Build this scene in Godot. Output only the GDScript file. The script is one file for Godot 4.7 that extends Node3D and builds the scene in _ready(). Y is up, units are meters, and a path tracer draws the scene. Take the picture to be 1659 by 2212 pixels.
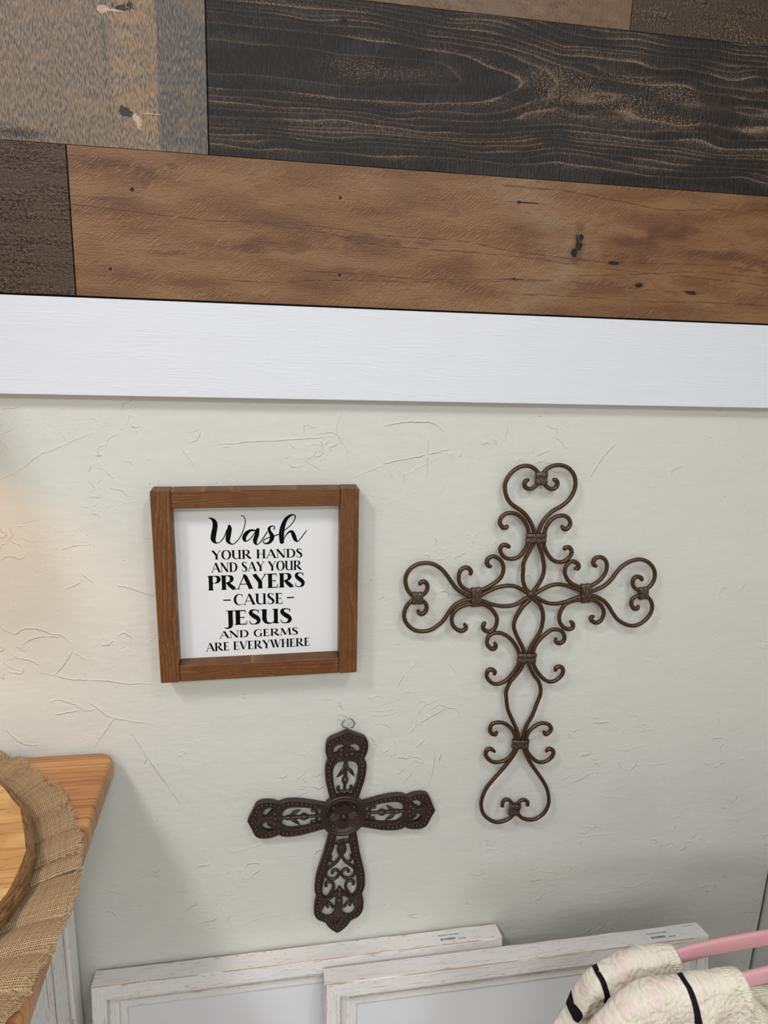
extends Node3D
# A shop wall: planked upper wall, white trim board, rough plaster, a framed sign, two iron crosses,
# two leaning whitewashed frames, a table corner with burlap and a wood slice, and blouses on hangers.

const CROSS_AT := Vector3(0.4489, 1.0808, 0.0140)
const CROSS_BARS := [
	[-19.4,199.5,-24.6,198.1,-27.1,193.5,-25.1,187.9,-19.8,184.6,-14,185,-7.9,188.9,-3.6,194.5,-2.7,201.7,-5,209.9,-9.3,216.1,-16.6,220.9,-26.2,222.9,-37.6,220.9,-47.5,214.5,-55.6,204.8,-59.8,193.6,-59.3,182.3,-55,169.9,-46.8,159.5,-35,151.6,-23.7,143.7,-14.3,133.1,-7.4,121.9,-3.2,110.7,-1.1,100,-3,90.4,-7.5,79.7,-13,67.9,-16.9,56.1,-16.7,45.6,-15.8,27.6,-10.1,12.4,-0.1,0.6],
	[21.6,200.2,26.3,199.2,30,194.5,28.5,187.8,23,184.2,16.4,185.2,11.3,188.8,7.1,193.5,4.8,200.7,4.5,209.9,8.2,216.1,16.2,221.7,26.6,224.1,37.4,223.3,47.5,218.8,56.4,210,61.2,198.6,61.8,186.1,58.4,174.7,51.9,164.2,40.9,154.8,29.6,148.6,19.6,140.2,12.3,130.7,7.8,121.2,4.9,110.6,4.3,99.9,7.4,89.2,11.7,78.3,15.9,67.4,18.8,56.4,20.3,47.6,20,35.7,14.7,20.8,4.7,5.3],
	[-49.8,123.5,-52.7,119.3,-57.9,118.8,-62.6,124.1,-64.1,130.5,-61.9,136.7,-55.5,142.4,-46.1,143.9,-36.4,141.7,-27.3,135.9,-20.3,127.9,-15.1,118.3,-12.7,108.7,-12,100.2,-12.9,91.6,-15.4,83.1,-21.1,73.5,-28.1,66.6,-38.7,64.1,-49.6,66.5,-56.6,73.1,-59.8,80.6,-58.2,87,-52.4,89,-46.3,86.3,-44.5,83.6],
	[44.7,121.3,47.9,116.5,53,114.8,58.1,119.1,59.6,126,56.1,133,49.1,137.8,39.2,138.4,29.8,134.8,22.8,128.5,18.2,120.1,15.8,110.5,15.2,99.8,16.1,89,19.8,79.2,26.2,69.3,34.7,61,45,57,54.9,57.9,63.1,64.3,67.3,71.9,66.1,78.4,61.2,82.9,55.2,81.9,52.9,77.6],
	[-194.8,21.7,-193.2,26,-187.6,27.8,-182.3,22.8,-181.7,14.7,-185.8,6.7,-194.2,1.8,-202.7,2,-210.1,7.4,-216.1,17.1,-219.1,28.9,-217.8,40.5,-211.2,51.2,-199.6,58.2,-185.6,60.1,-172.7,57.6,-159.5,49.3,-148.8,37.4,-139.4,23.9,-128.6,11.7,-115,3.2,-103,-1.7,-94.2,-1.9,-85.7,2.3,-72.9,8.7,-58.5,14.3,-42.4,16.9,-28.9,15,-16.5,9.4,-2.3,0.7],
	[-195.7,-22,-192.8,-28.1,-187,-29,-182.2,-23.9,-181.2,-15.7,-185.8,-8.1,-193.9,-4.2,-202.5,-3.9,-210.1,-8.1,-216.1,-16.8,-218.8,-27.2,-217.4,-39.2,-210.5,-50,-200.1,-57.9,-186.9,-61,-172.6,-59,-159.9,-51.1,-150.2,-41.6,-142.2,-28.3,-132.8,-15.8,-118.7,-8,-104.2,-6.1,-93.8,-8,-81.8,-10.6,-66.6,-16.4,-50,-19.9,-35.1,-19.9,-21.9,-16.2,-10.5,-9,-1.9,-3.9],
	[-109.9,37.2,-108.1,43,-112.1,49,-119.4,50.6,-126.3,45.7,-128.6,35.4,-126.4,23.6,-118.6,14.4,-106.6,8.9,-94.9,8.6,-83.4,12,-69.2,19.8,-56.7,30,-51.8,42.5,-53.6,55.8,-60.8,64.8,-71.4,69.4,-79.8,65.2,-81.5,57.9,-77.5,52.7,-73,51.8],
	[-113.9,-49.7,-110.5,-56.7,-114.6,-62,-122.7,-61.6,-132,-54.4,-136.2,-43.6,-134.8,-31.5,-126.6,-22,-115.2,-16.3,-103.6,-14.4,-91.8,-14.8,-79.9,-16.7,-67.5,-24.7,-58.4,-37.2,-56.1,-48,-59,-60.2,-67.5,-66.1,-76.7,-63.4,-80.4,-56.3,-78.3,-51,-75.4,-50.1],
	[202.4,18.9,202.6,23.5,196.7,26.8,189,25.4,186.6,17,190.4,7.6,199,2.7,207.9,1.7,216.9,5.3,224.5,14.5,227.2,26.8,223.4,40.8,212.3,52.6,198.9,58.2,186.4,58.1,172.9,53.4,161.4,45.2,153.3,34.7,145.4,22.7,134.1,12.2,120.9,5.6,108.7,2.9,99.5,2.4,90,4.9,77.2,9.1,61.3,14.9,45.9,16.8,32.5,14.1,20.9,8.4,5.1,-0.3],
	[202.7,-26.4,201.8,-31.9,195.5,-32.5,189.8,-25.2,189.4,-15.8,195.1,-10.5,204.4,-8.4,214,-8.7,222.9,-15.2,229.2,-26.5,229.3,-39.1,222.9,-51.7,211.3,-61.6,197.2,-65.1,182.3,-61.4,166.9,-52.1,155.9,-39.8,146.4,-26.2,135.8,-15.7,122.4,-8.3,109.6,-4.9,100.3,-5.4,91.3,-7.4,79.3,-10.9,64.4,-15.9,49.3,-18.5,33.9,-17.2,21.2,-11.5,5.3,-2.6],
	[75.3,45.3,81.2,44.7,82.1,50.7,75.3,56.9,67.7,57,60.7,51.2,58.4,40,62.2,29.3,70,20,81.4,13.6,92.5,10.2,103.2,10.7,113.6,15,125.1,23.2,133,35.2,134.7,47.3,131.2,58,122,64.2,112.9,62.9,108.7,56.2,111.3,50.1,116.1,47.7],
	[77.3,-52,82.4,-56.1,83.2,-64,75.7,-66.9,66,-62.6,58.9,-53.7,56.3,-42.7,58.9,-30.4,66.3,-19.8,78.1,-14.7,91.8,-12.8,104.2,-12.4,116.9,-14.4,128.5,-20.9,136.8,-31.4,138.8,-42.4,134.5,-53.3,126.2,-56.5,118,-52.7,115.7,-46.3,121.7,-44.2],
	[1.6,-1.6,-2,-11.5,-11.8,-21,-20.9,-37.6,-25,-51.3,-24.2,-61.8,-18.2,-75.7,-10.4,-89.8,-3.8,-102.7,-1.5,-115.5,-1.7,-126.9,-6.2,-139.5,-14,-150.7,-21.8,-160.6,-27.1,-172,-29.3,-183.5,-28.2,-192.6,-23.6,-215.9,-13.6,-237.9,-3.7,-258.2,1.8,-280.4,-0.5,-298.2,-9.3,-315.6,-22.8,-334.7,-38.1,-353.8,-51.7,-373.1,-58.7,-393,-59.5,-409.5,-54.5,-426.6,-42.2,-440.3,-27.5,-447.5,-12.3,-446.2,0.5,-438.9,3.3,-426.6,0.3,-412.7,-5.2,-403.9,-13,-400.7,-18.3,-405.9,-18.5,-415.2],
	[0.1,-1.5,5.8,-8.1,18.3,-18.9,26.1,-37.6,26.3,-56.3,24.4,-67.4,18.3,-80.9,10.9,-94.5,7,-107,6.7,-117.1,7.5,-127.4,12.3,-139.1,21,-153.8,29.5,-164.6,34.4,-177.9,35,-191,31.4,-203.7,24.4,-228.6,15,-249.6,10.2,-269,9.6,-284.9,13.7,-299.2,23.9,-320.1,38.1,-341.5,53.3,-363.2,64.7,-382.8,71,-404.2,71.2,-421,64,-437.3,51.2,-446.8,37.8,-448.7,23.9,-444.3,14.5,-435,9.6,-421.9,12.4,-409.6,20.6,-404.5,29.6,-409,30.3,-417.4],
	[-57.3,-86.6,-55,-92.9,-57.1,-97.9,-63.1,-97.6,-69.6,-91.1,-71.4,-83.5,-69,-74.9,-61.6,-69.6,-50.8,-68.8,-39.6,-73,-29.3,-80.9,-20,-91.9,-13.5,-103.5,-10.2,-113.8,-9.9,-125.3,-14.4,-137.8,-21.5,-149,-31.7,-160.1,-43.6,-165.3,-54.7,-164,-64.4,-155.8,-67.5,-146.7,-65.1,-138.6,-58.4,-137.6,-53.2,-142.3,-54,-148],
	[54.2,-82.4,54.9,-89.4,61.4,-92.8,68.6,-89.3,69.9,-80.5,64.9,-71.4,55.2,-66.7,44.1,-67.5,33.7,-74.6,24.7,-83.7,18.2,-93.5,14.8,-104.8,14,-116.2,16.2,-127.8,22.4,-140.9,32.3,-154.3,44.4,-164.1,54.7,-166.5,64.4,-162.5,72.4,-153.8,73.3,-143.4,67.1,-137.9,59.8,-140.2,59.1,-146.6],
	[-40.5,-258.7,-42.8,-264.5,-50.4,-262,-53.8,-253,-49.9,-243.4,-37.2,-241.3,-24,-246.1,-12.1,-257.7,-5.4,-271.9,-3.3,-286,-5,-299.8,-13.2,-313.3,-25.7,-320.4,-40.5,-321.3,-52.1,-314.4,-58.4,-304,-56.2,-295.2,-49,-293.7,-41.1,-300.2],
	[48.1,-264.6,52.5,-270.9,59.6,-266.4,61.7,-258.5,54.3,-250.1,41,-248.3,28.5,-254.4,19.1,-264.7,16.5,-277.4,16.6,-289.4,20.6,-303.7,30.2,-316.5,42.4,-326.5,55.8,-327.5,66.6,-321.2,71.1,-311.4,68.8,-304.1,61,-301.6,55.8,-307.2],
]
# clamp bands: centre x, centre y, half width across, half length along, turn (mm, radians)
const CROSS_CLAMPS := [
	[1.387,201.995,10.451,10.756,0.025],
	[1.251,99.769,18.072,8.354,-0.015],
	[-96.376,-1.93,17.035,8.829,-1.504],
	[-197.819,-0.969,10.51,9.256,-1.573],
	[100.611,-0.73,17.423,8.829,-1.49],
	[208.98,-3.863,11.34,8.259,-1.476],
	[3.45,-117.998,17.331,8.886,-0.046],
	[5.724,-286.61,16.176,8.366,-0.07],
	[5.533,-423.101,11.113,11.377,-0.136],
]
const SIGN_AT := Vector3(-0.0079, 1.1141, 0.0)
# handwritten strokes: x, y, width (mm)
const WASH := [
	[-74.14,105.79,1.25,-70.16,104.1,3.54,-66.26,99.72,6.46,-65.51,92.17,7.5,-67.95,80.34,7.92,-69.07,71.69,7.71,-66.89,66.73,4.37,-62.87,64.99,1.46,-57.14,68.11,1.46,-51.79,75.6,1.46,-47.89,85.82,1.46],
	[-43.93,91.9,4.58,-43.76,87.35,7.08,-45.82,76.54,7.5,-46.68,68.38,6.25,-42.92,63.58,2.71,-38.83,62.7,1.46,-32.52,67.46,1.46,-26.08,77.14,1.35,-21.68,87.92,1.35,-19.38,97.64,1.25,-20.24,104.68,1.25,-23.02,108.19,1.25,-25.77,108.57,1.04],
	[-4.74,84.04,2.71,-11.46,84.2,3.75,-17.75,79.99,6.04,-21.52,73.75,6.25,-20.93,68.47,4.58,-18.07,66.86,1.87,-12.81,70.24,1.46,-7.49,76.68,1.46,-3.73,82.6,1.46],
	[-0.26,85.25,5.42,-2.1,76.54,6.67,-4.75,68.93,6.67,-4.45,63.42,4.79,-1.59,60.92,1.67,3.71,65.41,1.67,9.06,72.97,1.67,14.43,81.62,1.67],
	[24.08,84.9,1.46,26,87.92,1.67,23.95,90.37,1.46,19.78,90.03,2.5,17.22,86.48,4.37,18.38,81.31,4.79,21.22,75.75,6.25,21.34,70.24,6.67,17.79,64.16,4.37,12,62.1,2.5,7.86,64.2,1.46,9.18,68.02,1.46,15.3,71.5,1.46,24.75,74.23,1.67,34.23,77.63,1.46],
	[41.12,83.18,1.46,49.06,89.59,1.46,55.44,97.12,1.46,58.44,104.71,1.67,56.05,108.03,1.87,50.28,107.05,3.33,43.41,100.65,5.62,38.78,89.82,7.29,36.54,77.79,7.92,36.79,64.32,6.87],
	[39.89,67.78,1.04,43.66,75.41,1.67,48.97,80.57,2.92,53.18,80.25,5,55.77,74.01,6.46,58.35,67.3,5.42,61.51,64.44,1.87,65.78,68.22,1.46,72.19,76.92,1.46,76.14,82.36,1.25],
]
# lettering: text, left x, right x, left base y, right base y, cap height (mm), bold
const LINES := [
	["YOUR HANDS", -72.50, 69.86, 38.17, 37.71, 14.50, 0],
	["AND SAY YOUR", -73.46, 68.46, 16.82, 16.73, 15.73, 0],
	["PRAYERS", -80.01, 73.39, -12.99, -12.11, 24.13, 1],
	["CAUSE", -41.17, 38.39, -39.47, -39.98, 18.27, 0],
	["-", -56.81, -45.13, -30.52, -30.64, 1.97, 0],
	["-", 43.75, 55.19, -30.19, -30.15, 2.00, 0],
	["JESUS", -56.23, 52.47, -73.48, -73.86, 24.95, 1],
	["AND GERMS", -65.20, 62.01, -95.98, -95.07, 12.36, 0],
	["ARE EVERYWHERE", -86.92, 81.24, -117.69, -116.26, 14.58, 0],
]
# ridges left by the trowel: wall x, y pairs (mm)
const TROWEL := [
	[-406,991,-394,979,-373,970],
	[-351,967,-327,960,-302,952,-252,947,-218,940,-206,941,-181,938],
	[-339,915,-328,918,-305,909,-286,896,-274,898],
	[-280,911,-267,898,-245,881,-184,866],
	[-245,881,-258,860,-278,831],
	[-334,892,-320,894,-297,898],
	[-401,1045,-383,1034,-369,1042,-347,1041,-330,1032,-315,1029,-300,1015],
	[-374,1011,-366,1021,-346,1028,-320,1027],
	[-307,1105,-287,1113,-278,1121],
	[-277,1129,-261,1114],
	[-391,1155,-382,1161,-372,1159,-364,1156,-357,1161],
	[-380,1279,-348,1297,-328,1313,-289,1331,-250,1349],
	[-227,1109,-210,1106,-192,1098,-174,1092],
	[-410,872,-394,850,-379,841,-365,840],
	[-299,1000,-282,988],
	[-329,963,-314,980,-301,1001],
	[-382,994,-365,989,-350,980],
	[-303,1170,-287,1175,-268,1177],
	[-218,852,-189,793,-143,708],
	[262,851,275,871,287,877,300,883],
	[263,834,285,848,304,858,315,864],
	[250,820,262,833,262,851],
	[290,865,304,872,319,866,336,861,341,844],
	[180,867,224,867],
	[180,858,217,859,230,867],
	[253,783,280,763,262,752],
	[232,739,248,752],
	[299,785,299,748,293,717],
	[312,779,308,757],
	[264,789,280,805],
	[189,842,204,841,216,834,220,822],
	[259,744,257,734,248,726,247,719],
	[235,896,244,901,259,895,264,888],
	[314,956,332,930],
	[227,911,236,933],
	[246,945,256,951,258,961],
	[121,1386,113,1359,119,1341,130,1326,130,1312],
	[-64,1334,22,1340,100,1346],
	[58,1313,90,1293],
	[-122,1328,-116,1318,-106,1303,-103,1285],
	[142,1282,168,1293,189,1301],
	[188,1365,224,1371,266,1370,285,1357],
	[190,1305,246,1316,295,1328],
	[542,1282,563,1318,583,1341],
	[441,1317,468,1329],
	[474,1352,496,1331],
	[260,1342,261,1282],
	[783,1339,795,1343],
]


var taken := {}
var M := {}


# ---------------------------------------------------------------- mesh collector
class Buf:
	var p := PackedVector3Array()
	var t := PackedVector2Array()
	var f := PackedInt32Array()
	var s := PackedInt32Array()

	func vert(a: Vector3, uv := Vector2.ZERO) -> int:
		p.append(a)
		t.append(uv)
		return p.size() - 1

	func tri(a: int, b: int, c: int, group := 1) -> void:
		f.append_array([a, b, c])
		s.append(group)

	func quad(a: int, b: int, c: int, d: int, group := 1) -> void:
		tri(a, b, c, group)
		tri(a, c, d, group)

	# rows of equal length become a sheet of quads
	func grid(rows: Array, uvs: Array, close_u := false, close_v := false, group := 1) -> void:
		var n: int = rows.size()
		var m: int = rows[0].size()
		var at := p.size()
		for i in n:
			for j in m:
				vert(rows[i][j], uvs[i][j] if uvs.size() > 0 else Vector2.ZERO)
		for i in (n if close_v else n - 1):
			for j in (m if close_u else m - 1):
				var i2: int = (i + 1) % n
				var j2: int = (j + 1) % m
				quad(at + i * m + j, at + i * m + j2, at + i2 * m + j2, at + i2 * m + j, group)

	func fan(ring: PackedVector3Array, uv := Vector2.ZERO, group := 2) -> void:
		var c := Vector3.ZERO
		for q in ring:
			c += q
		var m := vert(c / ring.size(), uv)
		var at := p.size()
		for q in ring:
			vert(q, uv)
		for i in ring.size():
			tri(m, at + i, at + (i + 1) % ring.size(), group)

	# a sweep of a round bar through points; flat is the direction that stays level
	func tube(path: PackedVector3Array, radii: Array, sides: int, flat := Vector3(0, 0, 1), squash := 1.0, closed := false) -> void:
		var rows := []
		var uvs := []
		var n := path.size()
		var run := 0.0
		for i in n:
			var d: Vector3
			if closed:
				d = path[(i + 1) % n] - path[(i + n - 1) % n]
			else:
				d = path[mini(i + 1, n - 1)] - path[maxi(i - 1, 0)]
			d = d.normalized()
			if i > 0:
				run += path[i].distance_to(path[i - 1])
			var x := d.cross(flat).normalized()
			var y := x.cross(d).normalized()
			var r: float = radii[mini(i, radii.size() - 1)]
			var ring := PackedVector3Array()
			var ruv := PackedVector2Array()
			for k in sides:
				var a := TAU * k / sides
				ring.append(path[i] + (x * cos(a) + y * sin(a) * squash) * r)
				ruv.append(Vector2(run * 20.0, float(k) / sides))
			rows.append(ring)
			uvs.append(ruv)
		grid(rows, uvs, true, closed)
		if not closed:
			fan(rows[0], uvs[0][0], 1)
			var last: PackedVector3Array = rows[n - 1]
			last.reverse()
			fan(last, uvs[n - 1][0], 1)

	# a dome or ball
	func ball(c: Vector3, r: Vector3, rings := 5, sides := 10, half := false) -> void:
		var rows := []
		for i in rings + 1:
			var a := PI * i / rings * (0.5 if half else 1.0)
			var ring := PackedVector3Array()
			for k in sides:
				var b := TAU * k / sides
				ring.append(c + Vector3(sin(a) * cos(b) * r.x, sin(a) * sin(b) * r.y, cos(a) * r.z))
			rows.append(ring)
		grid(rows, [], true)

	# box with chamfered edges; u, v run over x and y
	func box(c: Vector3, size: Vector3, bevel := 0.001, uv_from := Vector2.ZERO, uv_per := Vector2(1, 1), mode := 0) -> void:
		var h := size / 2.0
		var at := {}
		for ax in 3:
			for k in 8:
				var sg := Vector3(1 if k & 1 else -1, 1 if k & 2 else -1, 1 if k & 4 else -1)
				var q := Vector3(sg.x * h.x, sg.y * h.y, sg.z * h.z)
				for o in 3:
					if o != ax:
						q[o] -= sg[o] * bevel
				q += c
				var uv := Vector2(q.x, -q.y)
				if mode == 1:
					uv = Vector2(q.y, q.x)
				elif mode == 2:
					uv = Vector2(q.y, q.z)
				at[ax * 8 + k] = vert(q, (uv - uv_from) * uv_per)
		for ax in 3:
			var o1 := 1 << ((ax + 1) % 3)
			var o2 := 1 << ((ax + 2) % 3)
			for side in 2:
				var b := side << ax
				out_quad(at[ax * 8 + b], at[ax * 8 + b + o1], at[ax * 8 + b + o1 + o2], at[ax * 8 + b + o2], c, 2 + ax * 2 + side)
			var ay := (ax + 1) % 3
			for s1 in 2:
				for s2 in 2:
					var e: int = (s1 << ax) + (s2 << ay)
					var w: int = 1 << ((ax + 2) % 3)
					out_quad(at[ax * 8 + e], at[ax * 8 + e + w], at[ay * 8 + e + w], at[ay * 8 + e], c, 10 + ax * 4 + s1 * 2 + s2)
		for k in 8:
			out_tri(at[k], at[8 + k], at[16 + k], c, 30 + k)

	func out_tri(a: int, b: int, c: int, from: Vector3, group: int) -> void:
		var n := (p[a] - p[c]).cross(p[a] - p[b])
		if n.dot((p[a] + p[b] + p[c]) / 3.0 - from) < 0.0:
			tri(a, c, b, group)
		else:
			tri(a, b, c, group)

	func out_quad(a: int, b: int, c: int, d: int, from: Vector3, group: int) -> void:
		out_tri(a, b, c, from, group)
		out_tri(a, c, d, from, group)

	func mesh(fix := true) -> ArrayMesh:
		var turn := false
		if fix:
			var mid := Vector3.ZERO
			for q in p:
				mid += q
			mid /= maxf(p.size(), 1)
			var vol := 0.0
			for i in range(0, f.size(), 3):
				var a := p[f[i]]
				var b := p[f[i + 1]]
				var c := p[f[i + 2]]
				vol += (a - c).cross(a - b).dot((a + b + c) / 3.0 - mid)
			turn = vol < 0.0
		var st := SurfaceTool.new()
		st.begin(Mesh.PRIMITIVE_TRIANGLES)
		for i in range(0, f.size(), 3):
			st.set_smooth_group(-1 if s[i / 3] < 0 else s[i / 3])
			for k in ([0, 2, 1] if turn else [0, 1, 2]):
				st.set_uv(t[f[i + k]])
				st.add_vertex(p[f[i + k]])
		st.generate_normals()
		return st.commit()


# ---------------------------------------------------------------- scene helpers
func numbered(called: String) -> String:
	var n: int = taken.get(called, 0)
	taken[called] = n + 1
	return called if n == 0 else "%s_%03d" % [called, n]


func thing(called: String, label: String, category: String, at := Vector3.ZERO, group := "") -> Node3D:
	var o := Node3D.new()
	o.name = numbered(called)
	add_child(o)
	o.position = at
	o.set_meta("label", label)
	o.set_meta("category", category)
	if group:
		o.set_meta("group", group)
	return o


func structure(called: String, label := "") -> Node3D:
	var o := Node3D.new()
	o.name = called
	add_child(o)
	o.set_meta("kind", "structure")
	if label:
		o.set_meta("label", label)
	return o


func part(called: String, b: Buf, m: Material, parent: Node3D, at := Vector3.ZERO, fix := true) -> MeshInstance3D:
	return part_mesh(called, b.mesh(fix), m, parent, at)


func part_mesh(called: String, mesh: Mesh, m: Material, parent: Node3D, at := Vector3.ZERO) -> MeshInstance3D:
	var o := MeshInstance3D.new()
	o.name = called
	o.mesh = mesh
	o.material_override = m
	o.cast_shadow = GeometryInstance3D.SHADOW_CASTING_SETTING_ON
	parent.add_child(o, true)
	o.position = at
	return o


func paint(color: Color, rough := 0.6, metal := 0.0, spec := 0.5) -> StandardMaterial3D:
	var m := StandardMaterial3D.new()
	m.albedo_color = color
	m.roughness = rough
	m.metallic = metal
	m.metallic_specular = spec
	return m


func dressed(albedo: Image, height: Image, relief_cm: float, rough: float, spec := 0.5) -> StandardMaterial3D:
	var m := StandardMaterial3D.new()
	m.albedo_color = Color.WHITE
	if albedo:
		m.albedo_texture = ImageTexture.create_from_image(albedo)
	if height:
		m.heightmap_enabled = true
		m.heightmap_texture = ImageTexture.create_from_image(height)
		m.heightmap_scale = relief_cm
	m.roughness = rough
	m.metallic_specular = spec
	return m


# noise bytes with cells of cx by cy pixels
func cloud(w: int, h: int, cx: float, cy: float, seed_: int, octaves := 3) -> PackedByteArray:
	var n := FastNoiseLite.new()
	n.seed = seed_
	n.noise_type = FastNoiseLite.TYPE_SIMPLEX_SMOOTH
	n.frequency = 0.25
	n.fractal_type = FastNoiseLite.FRACTAL_FBM
	n.fractal_octaves = octaves
	var sw := clampi(int(w * 4.0 / cx), 4, 2048)
	var sh := clampi(int(h * 4.0 / cy), 4, 2048)
	var im := n.get_image(sw, sh)
	im.convert(Image.FORMAT_L8)
	im.resize(w, h, Image.INTERPOLATE_CUBIC)
	return im.get_data()


func smooth(a: float, b: float, x: float) -> float:
	var k := clampf((x - a) / (b - a), 0.0, 1.0)
	return k * k * (3.0 - 2.0 * k)


# a soft curve through the points, n steps between each pair; width is the numbers per point
func soft(a: Array, width: int, n: int) -> Array:
	var out := []
	var c: int = a.size() / width
	for i in c - 1:
		for k in n:
			var u := float(k) / n
			var row := []
			for w in width:
				var p0: float = a[maxi(i - 1, 0) * width + w]
				var p1: float = a[i * width + w]
				var p2: float = a[(i + 1) * width + w]
				var p3: float = a[mini(i + 2, c - 1) * width + w]
				row.append(0.5 * (2.0 * p1 + (p2 - p0) * u + (2.0 * p0 - 5.0 * p1 + 4.0 * p2 - p3) * u * u + (3.0 * p1 - p0 - 3.0 * p2 + p3) * u * u * u))
			out.append(row)
	var last := []
	for w in width:
		last.append(a[(c - 1) * width + w])
	out.append(last)
	return out


func _ready() -> void:
	camera_and_sky()
	materials()
	room()
	lights()
	planks()
	trim()
	sign_frame()
	scroll_cross()
	cast_cross()
	leaning_frames()
	table()
	blouses()


func camera_and_sky() -> void:
	var cam := Camera3D.new()
	cam.name = "camera"
	cam.fov = 71.618
	cam.near = 0.02
	cam.position = Vector3(0, 1.5, 1.1)
	cam.rotation_order = EULER_ORDER_YXZ
	cam.rotation_degrees = Vector3(-13.86, -9.924, 1.948)
	add_child(cam)
	cam.current = true
	var env := Environment.new()
	env.background_mode = Environment.BG_COLOR
	env.background_color = Color(0.55, 0.6, 0.68)
	env.background_energy_multiplier = 0.4
	env.tonemap_mode = Environment.TONE_MAPPER_LINEAR
	env.tonemap_exposure = EXPOSURE
	env.sdfgi_enabled = true
	env.ssao_enabled = true
	env.ssil_enabled = true
	var we := WorldEnvironment.new()
	we.name = "surroundings"
	we.environment = env
	add_child(we)


const EXPOSURE := 1.0
# ceiling fittings: x, z, energy, colour
const PANELS := [
	[-1.0, 1.25, 1.85, Color(0.980, 0.988, 1.0), 0.29, 0.29],
	[0.62, 1.5, 1.1, Color(0.965, 0.982, 1.0), 0.29, 0.29],
	[-1.0, 3.2, 3.2, Color(0.980, 0.988, 1.0), 0.58, 0.58],
	[0.25, 3.4, 3.6, Color(0.965, 0.982, 1.0), 0.58, 0.58],
]
const CEILING := 2.75


func lights() -> void:
	var glow := paint(Color(0.95, 0.95, 0.93), 0.5)
	glow.emission_enabled = true
	glow.emission = Color(1, 0.99, 0.96)
	glow.emission_energy_multiplier = 1.5
	var i := 0
	var says := ["square ceiling panel light nearest the table side of the plank wall", "square ceiling panel light nearest the clothes rail side of the plank wall", "large ceiling panel light far back on the table side", "large ceiling panel light far back on the clothes rail side"]
	for a in PANELS:
		var t := thing("ceiling_light", says[i], "light", Vector3(a[0], CEILING, a[1]), "ceiling panel lights")
		var b := Buf.new()
		for sx in [-1, 1]:
			b.box(Vector3(sx * (a[4] / 2 + 0.015), -0.015, 0), Vector3(0.02, 0.03, a[5] + 0.05), 0.002)
			b.box(Vector3(0, -0.015, sx * (a[5] / 2 + 0.015)), Vector3(a[4] + 0.01, 0.03, 0.02), 0.002)
		part("frame", b, M.white_metal, t)
		b = Buf.new()
		b.box(Vector3(0, -0.012, 0), Vector3(a[4] + 0.008, 0.012, a[5] + 0.008), 0.001)
		part("diffuser", b, glow, t)
		var l := AreaLight3D.new()
		l.name = "panel_glow"
		l.area_size = Vector2(a[4], a[5])
		l.light_energy = a[2]
		l.light_color = a[3]
		l.shadow_enabled = true
		l.area_range = 12.0
		l.area_attenuation = 2.0
		t.add_child(l)
		l.position = Vector3(0, -0.022, 0)
		l.rotation_degrees = Vector3(-90, 0, 0)
		i += 1
	# a warm pendant hanging over the table, left of the frame
	var t := thing("pendant_lamp", "dark metal pendant lamp with warm bulb hanging over the oak table", "lamp", Vector3(-0.52, 0, 0.20))
	var b := Buf.new()
	b.tube(PackedVector3Array([Vector3(0, CEILING, 0), Vector3(0, 1.65, 0)]), [0.003], 8)
	part("cord", b, M.black, t)
	b = Buf.new()
	b.grid(ring_rows([[0.0, 1.662], [0.012, 1.66], [0.03, 1.65], [0.05, 1.60], [0.085, 1.47], [0.10, 1.416], [0.097, 1.416], [0.082, 1.472], [0.047, 1.595], [0.03, 1.625], [0.0, 1.63]], 28), [], true)
	part("shade", b, M.dark_metal, t)
	var bulb := paint(Color(1, 0.85, 0.6), 0.4)
	bulb.emission_enabled = true
	bulb.emission = Color(1, 0.7, 0.38)
	bulb.emission_energy_multiplier = 3.0
	b = Buf.new()
	b.ball(Vector3(0, 1.516, 0), Vector3(0.026, 0.03, 0.026), 8, 14)
	part("bulb", b, bulb, t)
	var o := OmniLight3D.new()
	o.name = "bulb_glow"
	o.light_color = Color(1, 0.70, 0.40)
	o.light_energy = WARM
	o.light_size = 0.02
	o.omni_range = 8.0
	o.omni_attenuation = 2.0
	o.shadow_enabled = true
	t.add_child(o)
	o.position = Vector3(0, 1.516, 0)


const WARM := 0.075


func ring_rows(profile: Array, sides: int) -> Array:
	var rows := []
	for q in profile:
		var r := PackedVector3Array()
		for k in sides:
			var a := TAU * k / sides
			r.append(Vector3(cos(a) * q[0], q[1], sin(a) * q[0]))
		rows.append(r)
	return rows


func materials() -> void:
	M.white_metal = paint(Color(0.88, 0.88, 0.87), 0.5)
	M.black = paint(Color(0.06, 0.06, 0.06), 0.5)
	M.dark_metal = paint(Color(0.12, 0.11, 0.10), 0.45, 0.6)
	M.ink = paint(Color(0.045, 0.045, 0.05), 0.75, 0.0, 0.2)
	M.plain_wall = paint(Color(0.86, 0.87, 0.83), 0.8)
	M.ceiling = paint(Color(0.92, 0.92, 0.90), 0.9)
	M.floor = paint(Color(0.50, 0.46, 0.42), 0.6)


# ---------------------------------------------------------------- the room
const ROOM_L := -2.4
const ROOM_R := 1.03
const ROOM_F := 4.6


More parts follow.
